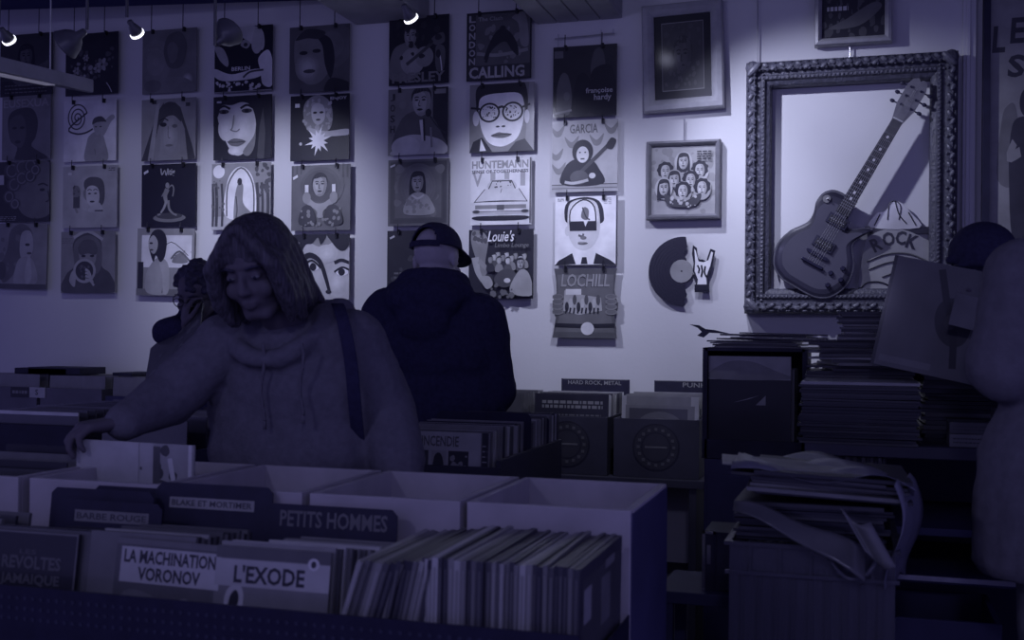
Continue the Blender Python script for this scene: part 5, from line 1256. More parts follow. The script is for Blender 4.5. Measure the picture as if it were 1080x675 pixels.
    b.box((-.048, -.053, .0), (-.040, -.044, .157), M_CHROME); b.box((-.02, -.053, .0), (-.013, -.044, .157), M_STEEL); b.box((-.048, -.053, .149), (-.013, -.044, .157), M_CHROME); b.build('metal_edge', root)
    b = MB(); b.box((-.036, -.0515, .07), (-.026, -.049, .12), M_CHROME); b.build('latch', root)
    # dark crates under the table at the right
    root = wood_bin(1.52, 1.88, -1.95, -1.6 , .0, .70, 'tall dark box standing on the floor under the pile table', M_DWOOD, None, 'storage_box')

M_PLAST = mat('clear_tub_plastic', (.22, .22, .28), rough=.25, var=.05, scale=4, trans=.75, spec=.5)
M_BAG = mat('clear_bag_plastic', (.26, .26, .33), rough=.3, var=.1, scale=20, trans=.45, bump=.3, bscale=25)
def tub():
    x0, x1, y0, y1, z0, z1 = 1.268, 1.61, -2.52, -2.12, .60, .972
    cx, cy = (x0 + x1) / 2, (y0 + y1) / 2
    root = empty('plinth_box', (cx, cy, 0)); tag(root, 'dark box under the clear plastic tub', 'box')
    b = MB(); b.box((x0 - cx, y0 - cy + .01, 0), (x1 - cx, y1 - cy - .01, z0 - .02), M_DWOOD); b.build('body', root, bevel=.004)
    b = MB(); b.box((x0 - cx - .005, y0 - cy, z0 - .02), (x1 - cx + .005, y1 - cy, z0 - .001), M_DWOOD); b.build('lid', root, bevel=.003)
    root = empty('plastic_tub', (cx, cy, z0)); tag(root, 'clear ribbed plastic tub filled with standing records, lower right', 'tub')
    hx, hy, h = (x1 - x0) / 2, (y1 - y0) / 2, z1 - z0; t = .004
    b = MB()
    for lo, hi in (((-hx, -hy, 0), (hx, -hy + t, h)), ((-hx, hy - t, 0), (hx, hy, h)), ((-hx, -hy + t, 0), (-hx + t, hy - t, h)), ((hx - t, -hy + t, 0), (hx, hy - t, h)), ((-hx + t, -hy + t, 0), (hx - t, hy - t, t))): b.box(lo, hi, M_PLAST)
    for i in range(9):
        x = -hx + .03 + i * (2 * hx - .06) / 8; b.box((x - .005, -hy - .004, .0), (x + .005, -hy, h - .075), M_PLAST)
    b.build('tub_wall', root)
    b = MB(); b.box((-hx - .008, -hy - .010, h - .07), (hx + .008, -hy - .001, h - .062), M_PLAST); b.box((-hx - .01, -hy - .012, h - .008), (hx + .01, -hy, h), M_PLAST)
    for i in range(5):
        x = -hx + .045 + i * (2 * hx - .09) / 4; b.box((x - .003, -hy - .008, h - .062), (x + .003, -hy, h - .008), M_PLAST)
    b.box((-hx - .01, hy, h - .008), (hx + .01, hy + .012, h), M_PLAST); b.box((-hx - .01, -hy, h - .008), (-hx, hy, h), M_PLAST); b.box((hx, -hy, h - .008), (hx + .01, hy, h), M_PLAST)
    b.build('rim', root)
    for k in range(26):
        v = (.12, .05, .2, .08, .16, .03, .18)[k % 7]; o = sleeve_edge_on(x0 + .014 + k * .0122, y0 + .03, z0 + .006, .010, v); tag(o, '%s-spined record, %s from the left inside the clear tub' % (tone_word(v), nth(k + 1)), 'record', 'records inside the clear tub')
    z = pile(cx + .0, cy - .02, z1 + .001, 11, 'of the heap on the clear tub', 'sleeves in the heap on the tub', .005, .009, .008, .05, DARKS, seed=31)
    zmid = z
    z = pile(cx + .02, cy - .02, z + .012, 7, 'of the upper tub layers', 'sleeves in the upper layers on the tub', .005, .008, .02, .09, [.06, .14, .1, .22, .05], w=.325, tilt=.045, seed=37)
    # crumpled sheets and bags
    def sheet(name, loc, nu, nv, fn, mt, label, cat):
        b = MB(); vs = [fn(i / (nu - 1), j / (nv - 1)) for i in range(nu) for j in range(nv)]
        b.add(vs, [(i * nv + j, i * nv + j + 1, (i + 1) * nv + j + 1, (i + 1) * nv + j) for i in range(nu - 1) for j in range(nv - 1)], mt)
        o = b.build(name, loc=loc, smooth=True, solid=.0012); tag(o, label, cat); return o
    sheet('paper_sheet', (cx - .15, y0 - .012, zmid + .006), 10, 8, lambda u, v: (u * .27 - .01, -.012 - .02 * v + .006 * sin(7 * u + 3 * v) - .02 * v * u, -v * (.018 + .045 * u) - .085 * u ** 1.4 + .005 * sin(9 * u)), ink(.15), 'pale paper drooping down from the heap over the tub rim', 'paper')
    sheet('paper_sheet', (cx + .06, y0 - .045, zmid + .0), 8, 8, lambda u, v: (u * .06 + .05 * v, -.012 - .015 * v + .008 * sin(6 * u), -v * .085 - .025 * u + .010 * sin(5 * u + 2)), ink(.2), 'small folded pale paper hanging at the right of the tub heap', 'paper')
    sheet('plastic_bag', (cx - .17, cy - .19, z + .006), 14, 12, lambda u, v: (u * .38, v * .34, .012 * sin(9 * u + 4 * v) + .008 * sin(17 * v - 6 * u) - .02 * u - .03 * max(0, u - .8) * 10 * .3), M_BAG, 'crumpled clear plastic bag spread on top of the tub heap', 'bag')
    sheet('plastic_bag', (cx + .155, y0 + .0, zmid + .055), 8, 14, lambda u, v: (.012 + u * .05 + .018 * sin(5 * v), -.03 + u * .22 + .012 * sin(8 * v), -v * .22 + .01 * sin(11 * u)), M_BAG, 'clear plastic bag hanging down the right of the tub heap', 'bag')
    b = MB(); pts = [(.03, -hy - .02, h), (.045, -hy - .03, h - .03), (.075, -hy - .035, h - .058), (.11, -hy - .035, h - .05), (.135, -hy - .025, h - .015), (.145, -hy - .01, h + .02)]
    b.tube(curve(pts, 5), .005, M_PLAST, 8); b.build('handle', root, smooth=True)
    p = at(762, 489, -2.5)
    o = flat(cx - .075, cy - .05, z + .004, .3, .12, .26, .20, .0025, (0, .06)); tag(o, 'pale thin sleeve sticking out left from the top of the tub heap', 'record sleeve')
# ---------------------------------------------------------------- people
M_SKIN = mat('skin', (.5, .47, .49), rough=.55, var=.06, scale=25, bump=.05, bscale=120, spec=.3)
M_SKIN2 = mat('skin_shaded_tone', (.125, .112, .135), rough=.6, var=.06, scale=25, spec=.25)  # darker skin copy for backlit faces, the shade put into the colour
M_HOODIE = mat('grey_sweatshirt', (.155, .150, .18), rough=.95, var=.10, scale=60, bump=.25, bscale=160, spec=.05)
M_CUFF = mat('ribbed_cuff', (.145, .14, .165), rough=.95, var=.25, scale=90, wave='X', spec=.05)
M_NAVYBLACK = mat('black_sweatshirt', (.042, .040, .085), rough=.95, var=.15, scale=60, bump=.25, bscale=160, spec=.04)
M_DENIM = mat('dark_trousers', (.035, .035, .05), rough=.9, var=.2, scale=50, spec=.05)
M_PALETR = mat('pale_trousers', (.2, .2, .22), rough=.9, var=.1, scale=50, spec=.05)
M_CAP = mat('black_cap_cloth', (.045, .043, .085), rough=.9, var=.15, scale=80, spec=.1)
M_HAIRB = mat('fair_brown_hair', (.072, .067, .085), rough=.5, var=.5, scale=1.0, stretch=(170, 170, 9), bump=.35, spec=.3)
M_HAIRD = mat('dark_hair', (.045, .042, .075), rough=.5, var=.4, scale=24, bump=.6, bscale=60, spec=.35)
M_SHOE = mat('dark_shoes', (.03, .03, .04), rough=.6)
M_COAT = mat('grey_coat', (.16, .155, .175), rough=.95, var=.1, scale=40, bump=.2, bscale=120, spec=.05)
M_EYE = mat('eye_white', (.16, .16, .18), rough=.2)

def remeshed(mb, name, mt, parent, voxel=.008, smooth=3, fold=0.0, fscale=.12, loc=None):
    o = mb.build(name)
    r = o.modifiers.new('r', 'REMESH'); r.mode = 'VOXEL'; r.voxel_size = voxel
    s = o.modifiers.new('s', 'SMOOTH'); s.iterations = smooth; s.factor = .5
    if fold:
        tx = bpy.data.textures.new('folds', 'CLOUDS'); tx.noise_scale = fscale; tx.noise_depth = 2
        d = o.modifiers.new('d', 'DISPLACE'); d.texture = tx; d.strength = fold; d.mid_level = .5
    dg = bpy.context.evaluated_depsgraph_get()
    me = bpy.data.meshes.new_from_object(o.evaluated_get(dg))
    me.name = name; me.materials.clear(); me.materials.append(mt)
    me.polygons.foreach_set('material_index', [0] * len(me.polygons))
    me.polygons.foreach_set('use_smooth', [True] * len(me.polygons))
    bpy.data.objects.remove(o)
    n = bpy.data.objects.new(name, me); COL.objects.link(n)
    if parent: n.parent = parent; n.matrix_parent_inverse = parent.matrix_world.inverted()
    return n

def headmat(c, yaw, pitch, roll=0, s=1.0):
    return Matrix.Translation(V(c)) @ Matrix.Rotation(yaw, 4, 'Z') @ Matrix.Rotation(pitch, 4, 'X') @ Matrix.Rotation(roll, 4, 'Y') @ Matrix.Scale(s, 4)

def head(b, M, mt, fem=False):
    """face towards local -y, z up, centre at ear height; about 23 cm tall"""
    b.M = M
    b.ell((0, .012, .035), (.074, .094, .086), mt); b.ell((0, -.012, -.03), (.062, .074, .075), mt)
    b.ell((0, -.05, -.085 if not fem else -.08), (.03, .028, .026), mt); b.cap((-.05, .0, -.055), .02, (-.018, -.052, -.088), .02, mt); b.cap((.05, .0, -.055), .02, (.018, -.052, -.088), .02, mt)
    b.ell((0, -.073, .037), (.048, .010, .010), mt)
    b.cap((0, -.083, .018), .008, (0, -.100, -.018), .0115, mt); b.ell((-.011, -.09, -.022), (.009, .01, .008), mt); b.ell((.011, -.09, -.022), (.009, .01, .008), mt)
    for s in (-1, 1):
        b.ell((s * .036, -.060, -.024), (.027, .020, .024), mt); b.ell((s * .032, -.071, .013), (.016, .009, .009), mt)
        b.ell((s * .077, .012, .0), (.009, .02, .032), mt, (.15, 0, 0)); b.ell((s * .081, .02, .008), (.006, .012, .02), mt)
    b.ell((0, -.083, -.048), (.024, .009, .0065), mt); b.ell((0, -.082, -.060), (.02, .009, .0075), mt)
    b.M = Matrix.Identity(4)

def eyes(M, parent):
    for s in (-1, 1):
        b = MB(); b.M = M; b.ell((s * .032, -.0735, .011), (.012, .008, .0052), M_EYE, None, 12, 8); b.ell((s * .032, -.080, .010), (.005, .003, .0048), M_BLACK, None, 10, 6)
        o = b.build('eye', smooth=True); o.parent = parent; o.matrix_parent_inverse = parent.matrix_world.inverted()
    for s in (-1, 1):
        b = MB(); b.M = M; b.tube([(s * .015, -.083, .033), (s * .034, -.083, .039), (s * .055, -.071, .034)], [.003, .0035, .002], M_HAIRD, 6)
        o = b.build('eyebrow', smooth=True); o.parent = parent; o.matrix_parent_inverse = parent.matrix_world.inverted()

def hand(b, wrist, d, back, thumb, curl=.5, s=1.0, mt=None):
    """d: pointing direction, back: direction out of the back of the hand, thumb: +1/-1 side along d x back"""
    mt = mt or M_SKIN; d = V(d).normalized(); bk = V(back); bk = (bk - d * bk.dot(d)).normalized(); sd = d.cross(bk).normalized() * thumb
    w = V(wrist)
    q = [(.030, .088, .078), (.010, .093, .086), (-.011, .089, .080), (-.030, .080, .063)]
    for i, (off, pl, fl) in enumerate(q):
        k = w + (d * pl + sd * off) * s
        b.cap(w + (d * .012 + sd * off * .55) * s, .014 * s, k, .0125 * s, mt)
        a = (curl[i] if isinstance(curl, (list, tuple)) else curl)
        p = k; ang = a * .7
        for j, (fr, r) in enumerate(((.46, .0095), (.3, .0085), (.24, .0075))):
            dr = (d * cos(ang) - bk * sin(ang) + sd * off * 1.2).normalized()
            e = p + dr * fl * fr * s; b.cap(p, r * s * 1.04, e, r * s * .95, mt); p = e; ang += a * (1.1 if j == 0 else .8)
    t0 = w + (d * .028 + sd * .026) * s; t1 = t0 + (d * .030 + sd * .030 - bk * .014) * s; t2 = t1 + (d * .030 + sd * .010 - bk * .012) * s; t3 = t2 + (d * .024 - sd * .002 - bk * .008) * s
    b.cap(t0, .016 * s, t1, .0125 * s, mt); b.cap(t1, .0118 * s, t2, .0105 * s, mt); b.cap(t2, .0102 * s, t3, .0085 * s, mt)
    b.ell(w + d * .05 * s - bk * .006 * s, (.034 * s, .034 * s, .014 * s), mt, V((0, 0, 1)).rotation_difference(bk).to_euler())

def legs(b, pel, feet, yaw, k=1.0, mt=None, shoes=None):
    for s, f in zip((-1, 1), feet):
        hip = V(pel) + V((s * .09 * cos(yaw), s * .09 * sin(yaw), -.05)); an = V(f); kn = (hip + an) / 2 + V((sin(yaw) * .03, -cos(yaw) * .03, .02))
        b.cap(hip, .085 * k, kn, .06 * k, mt); b.cap(kn, .06 * k, an, .042 * k, mt)

def feet_(parent, feet, yaw, mt):
    for f in feet:
        b = MB(); fw = V((sin(yaw), -cos(yaw), 0)); p = V((f[0], f[1], .045))
        b.cap(p + V((0, 0, .0)), .045, p + fw * .14 - V((0, 0, .008)), .036, mt); b.cap(p - fw * .04, .04, p, .042, mt)
        o = remeshed(b, 'shoe', mt, parent, .008, 3)

def arm(b, sh, el, wr, r, mt):
    b.cap(sh, r[0], el, r[1], mt); b.cap(el, r[1], wr, r[2], mt)

def child(mb, name, root, **k):
    o = mb.build(name, **k); o.parent = root; o.matrix_parent_inverse = root.matrix_world.inverted(); return o

def figure(label, foot, yaw, hd, J, skin, top, legm, shoem, hands, k=1.0, hood=None, topname='hoodie', eyes_=True, fem=False, fold=.016):
    """J: neck, chest, pelvis, shL, elL, wrL, shR, elR, wrR (L/R as seen with the figure's own local -x / +x)"""
    root = empty('person', (foot[0], foot[1], 0)); tag(root, label, 'person')
    bpy.context.view_layer.update()
    M = headmat(*hd)
    b = MB(); head(b, M, skin, fem)
    nb = M @ V((0, .025, -.06)); b.cap(nb, .052 * k, J['neck'], .058 * k, skin)
    ch, pe = V(J['chest']), V(J['pelvis'])
    b.ell(ch, (.15 * k, .10 * k, .18 * k), skin, (0, 0, yaw)); b.ell((ch + pe) / 2, (.125 * k, .09 * k, .15 * k), skin, (0, 0, yaw)); b.ell(pe, (.15 * k, .10 * k, .12 * k), skin, (0, 0, yaw))
    for s in 'LR': arm(b, V(J['sh' + s]), V(J['el' + s]), V(J['wr' + s]), (.048, .04, .028), skin); b.cap(J['sh' + s], .05, ch + V((0, 0, .1)), .07, skin)
    fx = [(foot[0] + s * .11 * cos(yaw), foot[1] + s * .11 * sin(yaw), .09) for s in (-1, 1)]
    legs(b, pe, fx, yaw, .9, skin)
    for f in fx: b.cap((f[0], f[1], .06), .038, (f[0] + .1 * sin(yaw), f[1] - .1 * cos(yaw), .035), .03, skin)
    for h in hands: hand(b, *h, mt=skin)
    body = remeshed(b, 'body', skin, root, .0055, 4)
    if eyes_: eyes(M, root)
    b = MB(); legs(b, pe, [(f[0], f[1], .10) for f in fx], yaw, 1.22 * k, legm); b.ell(pe, (.175 * k, .125 * k, .13 * k), legm, (0, 0, yaw))
    remeshed(b, 'trousers', legm, root, .011, 4, .012, .1)
    feet_(root, fx, yaw, shoem)
    return root, M

def woman():
    hd = (at(272, 286, -2.52), R(3), R(24), R(-6), 1.02)
    J = dict(neck=(.125, -2.385, 1.44), chest=(.135, -2.33, 1.27), pelvis=(.14, -2.27, .93),
             shL=at(238, 362, -2.40), elL=at(180, 420, -2.50), wrL=at(131, 444, -2.66), shR=at(372, 362, -2.36), elR=at(408, 438, -2.30), wrR=at(428, 520, -2.40))
    J = {a: V(c) for a, c in J.items()}
    hn = [(J['wrL'], (-.62, -.72, -.12), (-.15, -.15, .95), 1, [.95, 1.0, .75, .8], 1.08), (J['wrR'], (.12, -.25, -1), (.6, -.6, .2), 1, .45, 1.0)]
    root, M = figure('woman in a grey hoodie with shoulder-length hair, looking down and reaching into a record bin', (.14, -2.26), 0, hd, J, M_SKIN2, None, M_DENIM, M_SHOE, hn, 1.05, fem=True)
    # hoodie
    b = MB(); m = M_HOODIE
    b.ell((.135, -2.33, 1.26), (.225, .155, .20), m); b.ell((.12, -2.32, 1.10), (.25, .17, .26), m); b.ell((.07, -2.33, 1.2), (.2, .14, .16), m); b.ell((.155, -2.30, .93), (.215, .16, .20), m); b.ell((.14, -2.36, 1.385), (.15, .10, .075), m)
    for s, rr in (('L', (.076, .070, .048)), ('R', (.084, .076, .056))):
        arm(b, J['sh' + s], J['el' + s], J['wr' + s], rr, m); b.cap(J['sh' + s], .082, (.135, -2.34, 1.36), .10, m)
    b.cap(J['elR'], .078, J['elR'].lerp(J['wrR'], .6), .074, m); b.cap(J['elL'], .072, J['elL'].lerp(J['wrL'], .55), .058, m)
    # collar / hood lying round the neck
    nk = V((.115, -2.40, 1.435)); ring = []
    for i in range(17):
        t = 2 * pi * i / 16; ring.append(nk + V((.118 * cos(t), .085 * sin(t) - .008, .042 * sin(t) - .035 * max(0, -sin(t)) * 1.4)))
    for i in range(16): b.cap(ring[i], .034 if 2 < i < 14 and ring[i].y > nk.y - .03 else .026, ring[i + 1], .034 if ring[i].y > nk.y - .03 else .026, m)
    b.ell((.14, -2.27, 1.42), (.13, .075, .075), m, (.3, 0, 0)); b.ell((.235, -2.33, 1.445), (.05, .05, .06), m, (0, .5, 0)); b.ell((.02, -2.33, 1.45), (.04, .05, .06), m, (0, -.3, 0))
    hood = remeshed(b, 'hoodie', m, root, .0085, 4, .022, .13)
    b = MB(); c = MB()
    for s in 'LR':
        w, e = J['wr' + s], J['el' + s]; d = (w - e).normalized(); b.cyl(w - d * .045, w + d * .012, .052 if s == 'R' else .046, M_CUFF, 20, .042 if s == 'R' else .038)
        o = child(b, 'cuff', root, smooth=True, bevel=.004); b = MB()
    for i, (px, L) in enumerate(((277, 82), (318, 76))):
        pts = [at(px + 2 * sin(j * 1.3), 362 + L * j / 6, -2.512 + .003 * (j % 2) + .002 * j) for j in range(7)]
        b = MB(); b.tube(curve(pts, 4), .0042, M_CUFF, 8); b.cyl(pts[-1], pts[-1] + V((0, 0, -.02)), .005, M_CUFF, 8); child(b, 'drawstring', root, smooth=True)
    # bag strap over her left shoulder
    b = MB(); st = [(352, 318, -2.22), (357, 322, -2.40), (363, 345, -2.475), (370, 385, -2.47), (374, 430, -2.44), (378, 470, -2.38)]
    pts = [at(*q) for q in st]; pts = [V(p) for p in curve(pts, 5)]
    b.strip([p + V((-.017, 0, 0)) for p in pts], [p + V((.017, 0, 0)) for p in pts], M_NAVYBLACK); child(b, 'shoulder_strap', root, solid=.004)
    # hair: parted, falling past the chin on both sides
    b = MB(); b.M = M; m = M_HAIRB
    b.ell((0, .022, .05), (.090, .102, .088), m); b.ell((0, .06, -.02), (.088, .075, .10), m)
    for s in (-1, 1):
        for j in range(6):
            y = -.062 + j * .026; x0 = .018 + .008 * j
            top = V((s * x0 * .6, y * .6 - .012, .122 - .004 * j)); mid = V((s * (.081 - .0035 * j), y - .005 + .01 * j * .3, .035)); low = V((s * (.088 - .003 * j), y + .006, -.055)); end = V((s * (.08 + .008 * (j % 2)), y + .012 + .006 * j, -.112 - .010 * (j % 3)))
            b.cap(top, .017, mid, .022, m); b.cap(mid, .022, low, .025, m); b.cap(low, .025, end, .011, m)
    for j in range(5): b.cap((-.055 + .0275 * j, .075, .02), .033, (-.06 + .03 * j, .07, -.12), .018, m)
    b.M = Matrix.Identity(4); remeshed(b, 'hair', m, root, .006, 2, .008, .03)

def man_in_cap():
    hd = (at(461, 276, -1.0), R(180 - 10), R(14), R(3), 1.08)
    J = dict(neck=(-.01, -1.0, 1.60), chest=(.01, -.97, 1.38), pelvis=(.02, -.93, .95), shL=at(408, 330, -.98), elL=at(398, 410, -.95), wrL=at(428, 448, -.72), shR=at(506, 336, -.98), elR=at(520, 410, -.93), wrR=at(505, 448, -.70))
    J = {a: V(c) for a, c in J.items()}
    hn = [(J['wrL'], (.3, 1, -.1), (0, .2, 1), 1, .6, 1.05), (J['wrR'], (-.3, 1, -.1), (0, .2, 1), -1, .6, 1.05)]
    root, M = figure('man seen from behind in a black hoodie and dark cap with a strap opening', (.02, -.93), pi, hd, J, M_SKIN, None, M_DENIM, M_SHOE, hn, 1.1)
    b = MB(); m = M_NAVYBLACK
    b.ell((.01, -.97, 1.36), (.255, .165, .22), m); b.ell((.02, -.96, 1.15), (.25, .17, .25), m); b.ell((.02, -.95, .97), (.24, .165, .18), m); b.ell((.0, -.99, 1.515), (.17, .11, .09), m)
    for s in 'LR':
        arm(b, J['sh' + s], J['el' + s], J['wr' + s], (.10, .09, .055), m); b.cap(J['sh' + s], .098, (.0, -.97, 1.47), .12, m); b.cap(J['el' + s], .092, J['el' + s].lerp(J['wr' + s], .5), .08, m)
    # hood bunched at the nape: broad collar with a drooping fold down the back
    for i in range(16):
        t0, t1 = 2 * pi * i / 16, 2 * pi * (i + 1) / 16
        P = lambda t: V((-.005 + .098 * cos(t), -1.0 + .10 * sin(t), 1.60 + .018 * sin(-t)))
        b.cap(P(t0), .042, P(t1), .042, m)
    b.ell((-.005, -1.105, 1.535), (.15, .075, .085), m, (.25, 0, 0)); b.ell((.0, -1.125, 1.46), (.105, .05, .09), m, (.2, 0, 0)); b.ell((-.11, -1.05, 1.555), (.075, .06, .05), m, (0, .35, 0)); b.ell((.1, -1.05, 1.55), (.075, .06, .05), m, (0, -.35, 0))
    remeshed(b, 'hoodie', m, root, .0095, 4, .02, .13)
    # cap
    b = MB(); b.M = M; m = M_CAP
    n = 72; rows = []
    for i in range(19):
        a = pi / 2 * i / 18; rows.append((cos(a), sin(a)))
    vs, fs = [], []
    for cr, sr in rows:
        for kk in range(n):
            t = 2 * pi * kk / n; vs.append((.086 * max(.002, cr) ** .8 * cos(t), .014 + .105 * max(.002, cr) ** .8 * sin(t), .040 + .092 * sr - .010 * sin(t) * (1 - sr)))
    for i in range(18):
        for kk in range(n):
            t = 2 * pi * (kk + .5) / n; back = abs(((t - pi / 2 + pi) % (2 * pi)) - pi)
            if (i / 7.5) ** 2 + (back / .66) ** 2 < 1: continue     # the arched opening at the back
            fs.append((i * n + kk, i * n + (kk + 1) % n, (i + 1) * n + (kk + 1) % n, (i + 1) * n + kk))
    b.add(vs, fs, m); b.ell((0, .014, .133), (.008, .008, .005), m, None, 10, 6)
    cap_ = child(b, 'cap', root, smooth=True, solid=.004)
    def sub(bb, nm, **kw):
        o = bb.build(nm, **kw); o.parent = cap_; o.matrix_parent_inverse = cap_.matrix_world.inverted(); return o
    b = MB(); b.M = M
    pts = [(.0865 * cos(t), .014 + .1065 * sin(t), .040 - .010 * sin(t)) for t in [pi / 2 + d_ for d_ in (-.75, -.5, -.25, 0, .25, .5, .75)]]
    b.strip([V(p) + V((0, 0, .010)) for p in pts], [V(p) + V((0, 0, -.010)) for p in pts], m); sub(b, 'strap', solid=.003)
    b = MB(); b.M = M; A, B = [], []
    for i in range(13):
        t = -pi / 2 + (i - 6) * .19; A.append(V((.086 * cos(t), .014 + .105 * sin(t), .047))); B.append(V((.094 * cos(t) * 1.02, .014 + .105 * sin(t) - .078 * cos((i - 6) * .19) ** .7, .030 + .0 * i)))
    b.strip(A, B, m); sub(b, 'brim', solid=.004, smooth=True)

def reader_in_glasses():
    hd = (at(208, 312, -.86), R(-2), R(26), R(4), 1.0)
    J = dict(neck=(-1.12, -.78, 1.50), chest=(-1.09, -.72, 1.32), pelvis=(-1.06, -.66, .93), shL=(-1.23, -.74, 1.42), elL=at(176, 350, -.92), wrL=at(193, 347, -.98), shR=(-.91, -.72, 1.42), elR=(-.88, -.88, 1.22), wrR=at(214, 372, -.95))
    J = {a: V(c) for a, c in J.items()}
    hn = [(J['wrL'], (.12, .08, 1), (-.6, -.6, .0), 1, [.5, .7, .8, .9], .95), (J['wrR'], (-.8, -.4, .1), (.1, -.6, .7), -1, .6, .95)]
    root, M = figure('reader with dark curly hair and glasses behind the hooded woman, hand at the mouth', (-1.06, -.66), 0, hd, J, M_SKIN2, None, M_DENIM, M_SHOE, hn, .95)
    b = MB(); m = M_NAVYBLACK
    b.ell((-1.09, -.72, 1.30), (.2, .14, .2), m); b.ell((-1.07, -.70, 1.08), (.19, .14, .25), m)
    for s in 'LR': arm(b, J['sh' + s], J['el' + s], J['el' + s].lerp(J['wr' + s], .85), (.072, .062, .045), m); b.cap(J['sh' + s], .07, (-1.1, -.73, 1.40), .09, m)
    b.cap((-1.2, -.78, 1.49), .045, (-1.04, -.78, 1.49), .045, m)
    remeshed(b, 'jacket', m, root, .009, 3, .014, .1)
    b = MB(); b.M = M; r = random.Random(4); m = M_HAIRD
    b.ell((0, .03, .055), (.086, .092, .08), m)
    for i in range(70):
        t = r.uniform(0, 2 * pi); e = r.uniform(-.25, 1.4); c_ = cos(e)
        x, y, z = .088 * c_ * cos(t), .03 + .096 * c_ * sin(t), .05 + .085 * sin(e)
        if y < -.045 and z < .055: continue
        b.ell((x, y, z), (.018, .018, .016), m, None, 8, 5)
    b.M = Matrix.Identity(4); remeshed(b, 'hair', m, root, .006, 1, .01, .02)
    glasses(M, root)
    p = at(174, 366, -1.03)
    b = MB(); b.box((-.155, 0, -.15), (.155, .006, .15), ink(.12)); a = Art(b, .31, .3, 0); a.specks(.05, .05, .95, .95, .2, 20, .06, 4); a.specks(.1, .1, .9, .9, .1, 14, .05, 6)
    d_ = V((.55, -.4, .73)).normalized()
    o = b.build('record_sleeve', loc=at(183, 364, -1.06), rot=(R(-48), R(-38), 0)); tag(o, 'patterned record sleeve held slanting by the reader in glasses', 'record sleeve')

def glasses(M, root):
    b = MB(); b.M = M; fm = M_WIRE
    for s in (-1, 1):
        b.tube([(s * .034 + .024 * cos(t), -.094 + .006 * abs(cos(t)), .008 + .019 * sin(t)) for t in [2 * pi * i / 18 for i in range(19)]], .002, fm, 6)
        b.tube([(s * .057, -.09, .012), (s * .075, -.06, .014), (s * .08, .01, .014), (s * .08, .03, .0)], .0018, fm, 6)
    b.tube([(-.011, -.097, .012), (0, -.1, .015), (.011, -.097, .012)], .002, fm, 6)
    child(b, 'glasses', root)

def reader_at_right():
    hd = (at(1036, 284, -1.30), R(-20), R(18), 0, 1.06)
    c = at(1036, 284, -1.30)
    J = dict(neck=(c.x + .04, -1.20, 1.50), shL=(c.x - .13, -1.16, 1.42), elL=(c.x - .16, -1.34, 1.34), wrL=at(1012, 368, -1.575), elR=(c.x + .26, -1.34, 1.34), wrR=at(1066, 345, -1.575))
    J['pelvis'] = (c.x + .20, -.86, .95); J['chest'] = (c.x + .10, -1.02, 1.30); J['shR'] = (c.x + .27, -1.12, 1.40)
    J = {a: V(q) for a, q in J.items()}
    hn = [(J['wrL'], (-.55, -.1, .6), (.1, .9, .1), 1, .25, 1.0), (J['wrR'], (-.5, -.1, .4), (.1, .9, .1), 1, .25, 1.0)]
    fx = c.x + .22
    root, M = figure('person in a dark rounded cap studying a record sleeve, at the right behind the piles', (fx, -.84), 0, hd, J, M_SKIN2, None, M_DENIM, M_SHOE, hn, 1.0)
    b = MB(); m = M_NAVYBLACK
    b.ell(J['chest'], (.2, .14, .2), m, (.3, .1, 0)); b.ell(J['chest'].lerp(J['pelvis'], .6), (.19, .14, .24), m, (.3, .1, 0)); b.cap(J['neck'] + V((0, .02, -.02)), .075, J['chest'], .12, m)
    for s in 'LR': arm(b, J['sh' + s], J['el' + s], J['el' + s].lerp(J['wr' + s], .9), (.075, .065, .045), m); b.cap(J['sh' + s], .075, J['neck'] + V((0, .03, -.06)), .09, m)
    remeshed(b, 'jacket', m, root, .009, 3, .014, .1)
    b = MB(); b.M = M; m = M_CAP
    b.ell((0, .012, .052), (.092, .108, .082), m); b.cap((-.07, -.066, .046), .012, (.07, -.066, .046), .012, m); b.cap((0, -.085, .044), .012, (.03, -.098, .040), .01, m); b.cap((0, -.085, .044), .012, (-.03, -.098, .040), .01, m); b.ell((0, .03, .02), (.087, .09, .05), m)
    b.M = Matrix.Identity(4); remeshed(b, 'cap', m, root, .006, 2)
    # held sleeve
    tl, br = at(931, 282, -1.66), at(1040, 350, -1.62)
    w = .315
    b = MB(); b.box((-w / 2, 0, -w / 2), (w / 2, .006, w / 2), ink(.14)); a = Art(b, w, w, 0)
    a.r(0, 0, .03, 1, .03); a.e(.6, .5, .15, .22, .04, .3); a.s([(.42, .95), (.52, .66), (.62, .42), (.68, .1)], .06, .03); a.e(.58, .5, .05, .07, .08); a.r(.06, .04, .5, .1, .2)
    o = b.build('record_sleeve', loc=((tl.x + .155), -1.64, at(985, 338, -1.64).z), rot=(-.12, R(12), .0)); tag(o, 'grey record sleeve with a dark guitar shape, held by the dark-capped person', 'record sleeve')
    p = at(1024, 330, -1.72); b = MB(); b.box((-.05, 0, -.045), (.05, .003, .045), ink(.22)); o = b.build('record_inner', loc=p, rot=(-.1, .25, .2)); tag(o, 'small pale card in front of the person in the dark cap', 'card')

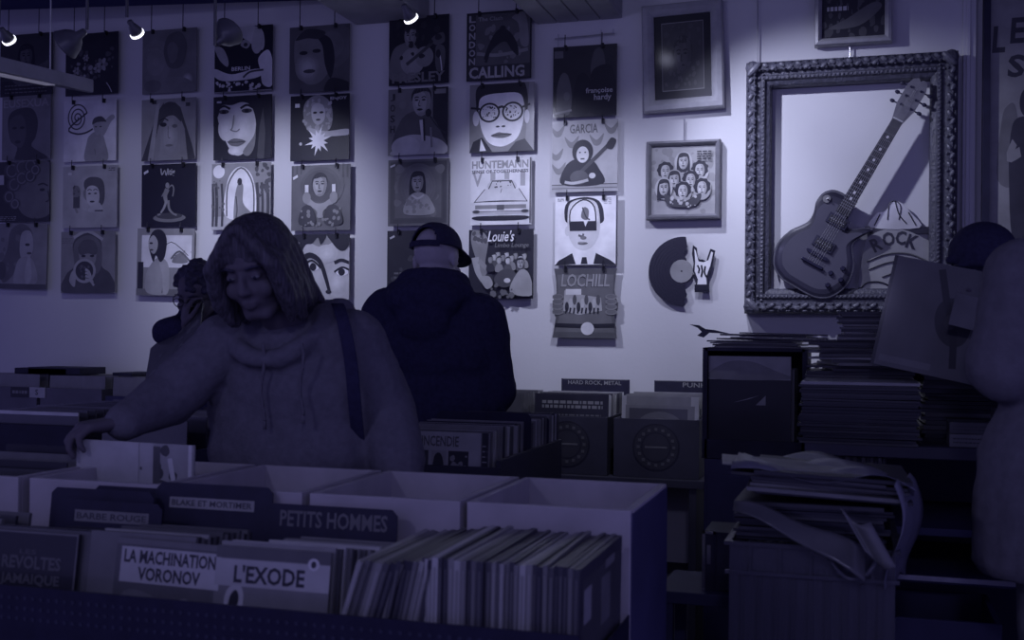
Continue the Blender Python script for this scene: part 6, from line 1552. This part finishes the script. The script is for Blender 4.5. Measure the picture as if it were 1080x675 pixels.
def person_at_edge():
    c = at(1120, 215, -2.25)
    hd = (c + V((.08, .05, 0)), R(150), R(14), 0, 1.05)
    J = dict(neck=c + V((.08, -.0, -.14)), chest=c + V((.10, .0, -.36)), pelvis=c + V((.10, .02, -.76)), shL=at(1080, 292, -2.32), elL=at(1062, 385, -2.30), wrL=at(1100, 412, -2.12), shR=c + V((.32, .04, -.24)), elR=c + V((.36, .06, -.5)), wrR=c + V((.28, .22, -.55)))
    J = {a: V(q) for a, q in J.items()}
    hn = [(J['wrL'], (.6, 1, -.1), (0, .2, 1), 1, .5, 1.0), (J['wrR'], (-.2, 1, 0), (0, .2, 1), -1, .5, 1.0)]
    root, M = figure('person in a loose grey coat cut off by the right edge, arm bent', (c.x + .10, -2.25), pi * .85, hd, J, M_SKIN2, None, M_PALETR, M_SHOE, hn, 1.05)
    b = MB(); m = M_COAT
    b.ell(J['chest'] + V((.03, 0, 0)), (.215, .15, .24), m); b.cap(J['chest'] + V((.07, 0, -.12)), .165, J['pelvis'] + V((.03, 0, .08)), .19, m)
    for s in 'LR': arm(b, J['sh' + s], J['el' + s], J['el' + s].lerp(J['wr' + s], .9), (.088, .086, .06), m); b.cap(J['sh' + s], .09, J['neck'] + V((0, 0, -.05)), .09, m)
    b.ell(J['neck'] + V((0, -.06, -.02)), (.14, .09, .08), m)
    # skirt of the coat
    a0 = at(1034, 470, -2.25); zb = at(1034, 606, -2.25).z
    cx = J['pelvis'].x
    b.M = Matrix.Translation((cx - .02, -2.24, 0)) @ Matrix.Diagonal((1, .68, 1, 1)); b.lathe([(.245, zb), (.262, zb + .03), (.258, zb + .15), (.25, zb + .28), (.215, zb + .36), (.17, zb + .46)], m, 28); b.M = Matrix.Identity(4)
    remeshed(b, 'coat', m, root, .010, 4, .022, .14)
    b = MB(); b.M = M; b.ell((0, .025, .045), (.088, .1, .088), M_HAIRD); b.ell((0, .06, -.03), (.075, .06, .07), M_HAIRD); b.M = Matrix.Identity(4); remeshed(b, 'hair', M_HAIRD, root, .007, 1, .01, .02)
# ---------------------------------------------------------------- world, camera, build
def world():
    w = bpy.data.worlds.new('shop_air'); SC.world = w; w.use_nodes = True
    bg = w.node_tree.nodes['Background']; bg.inputs['Color'].default_value = (.135, .125, .40, 1); bg.inputs['Strength'].default_value = AMBIENT
AMBIENT = .95
world()
room(); lamps(); fill_lamps(); covers()
front_rack(); comics_and_dividers(); spine_out_records(); middle_row(); wall_row(); right_side()
woman(); man_in_cap(); reader_in_glasses(); reader_at_right(); person_at_edge()

cd = bpy.data.cameras.new('camera'); cam = bpy.data.objects.new('camera', cd); COL.objects.link(cam)
cd.sensor_width = 36; cd.lens = 36 * F / 1080; cd.shift_y = 12.5 / 1080; cd.clip_start = .05
cam.matrix_world = Matrix.Translation(V(CAM)) @ Matrix.Rotation(YAW, 4, 'Z') @ Matrix.Rotation(pi / 2, 4, 'X') @ Matrix.Rotation(ROLL, 4, 'Z')
cd.dof.use_dof = True; cd.dof.focus_distance = 5.0; cd.dof.aperture_fstop = 5.6
SC.camera = cam
vs = SC.view_settings
vs.view_transform = 'Standard'; vs.look = 'None'; vs.exposure = 0; vs.gamma = 1; vs.use_curve_mapping = False
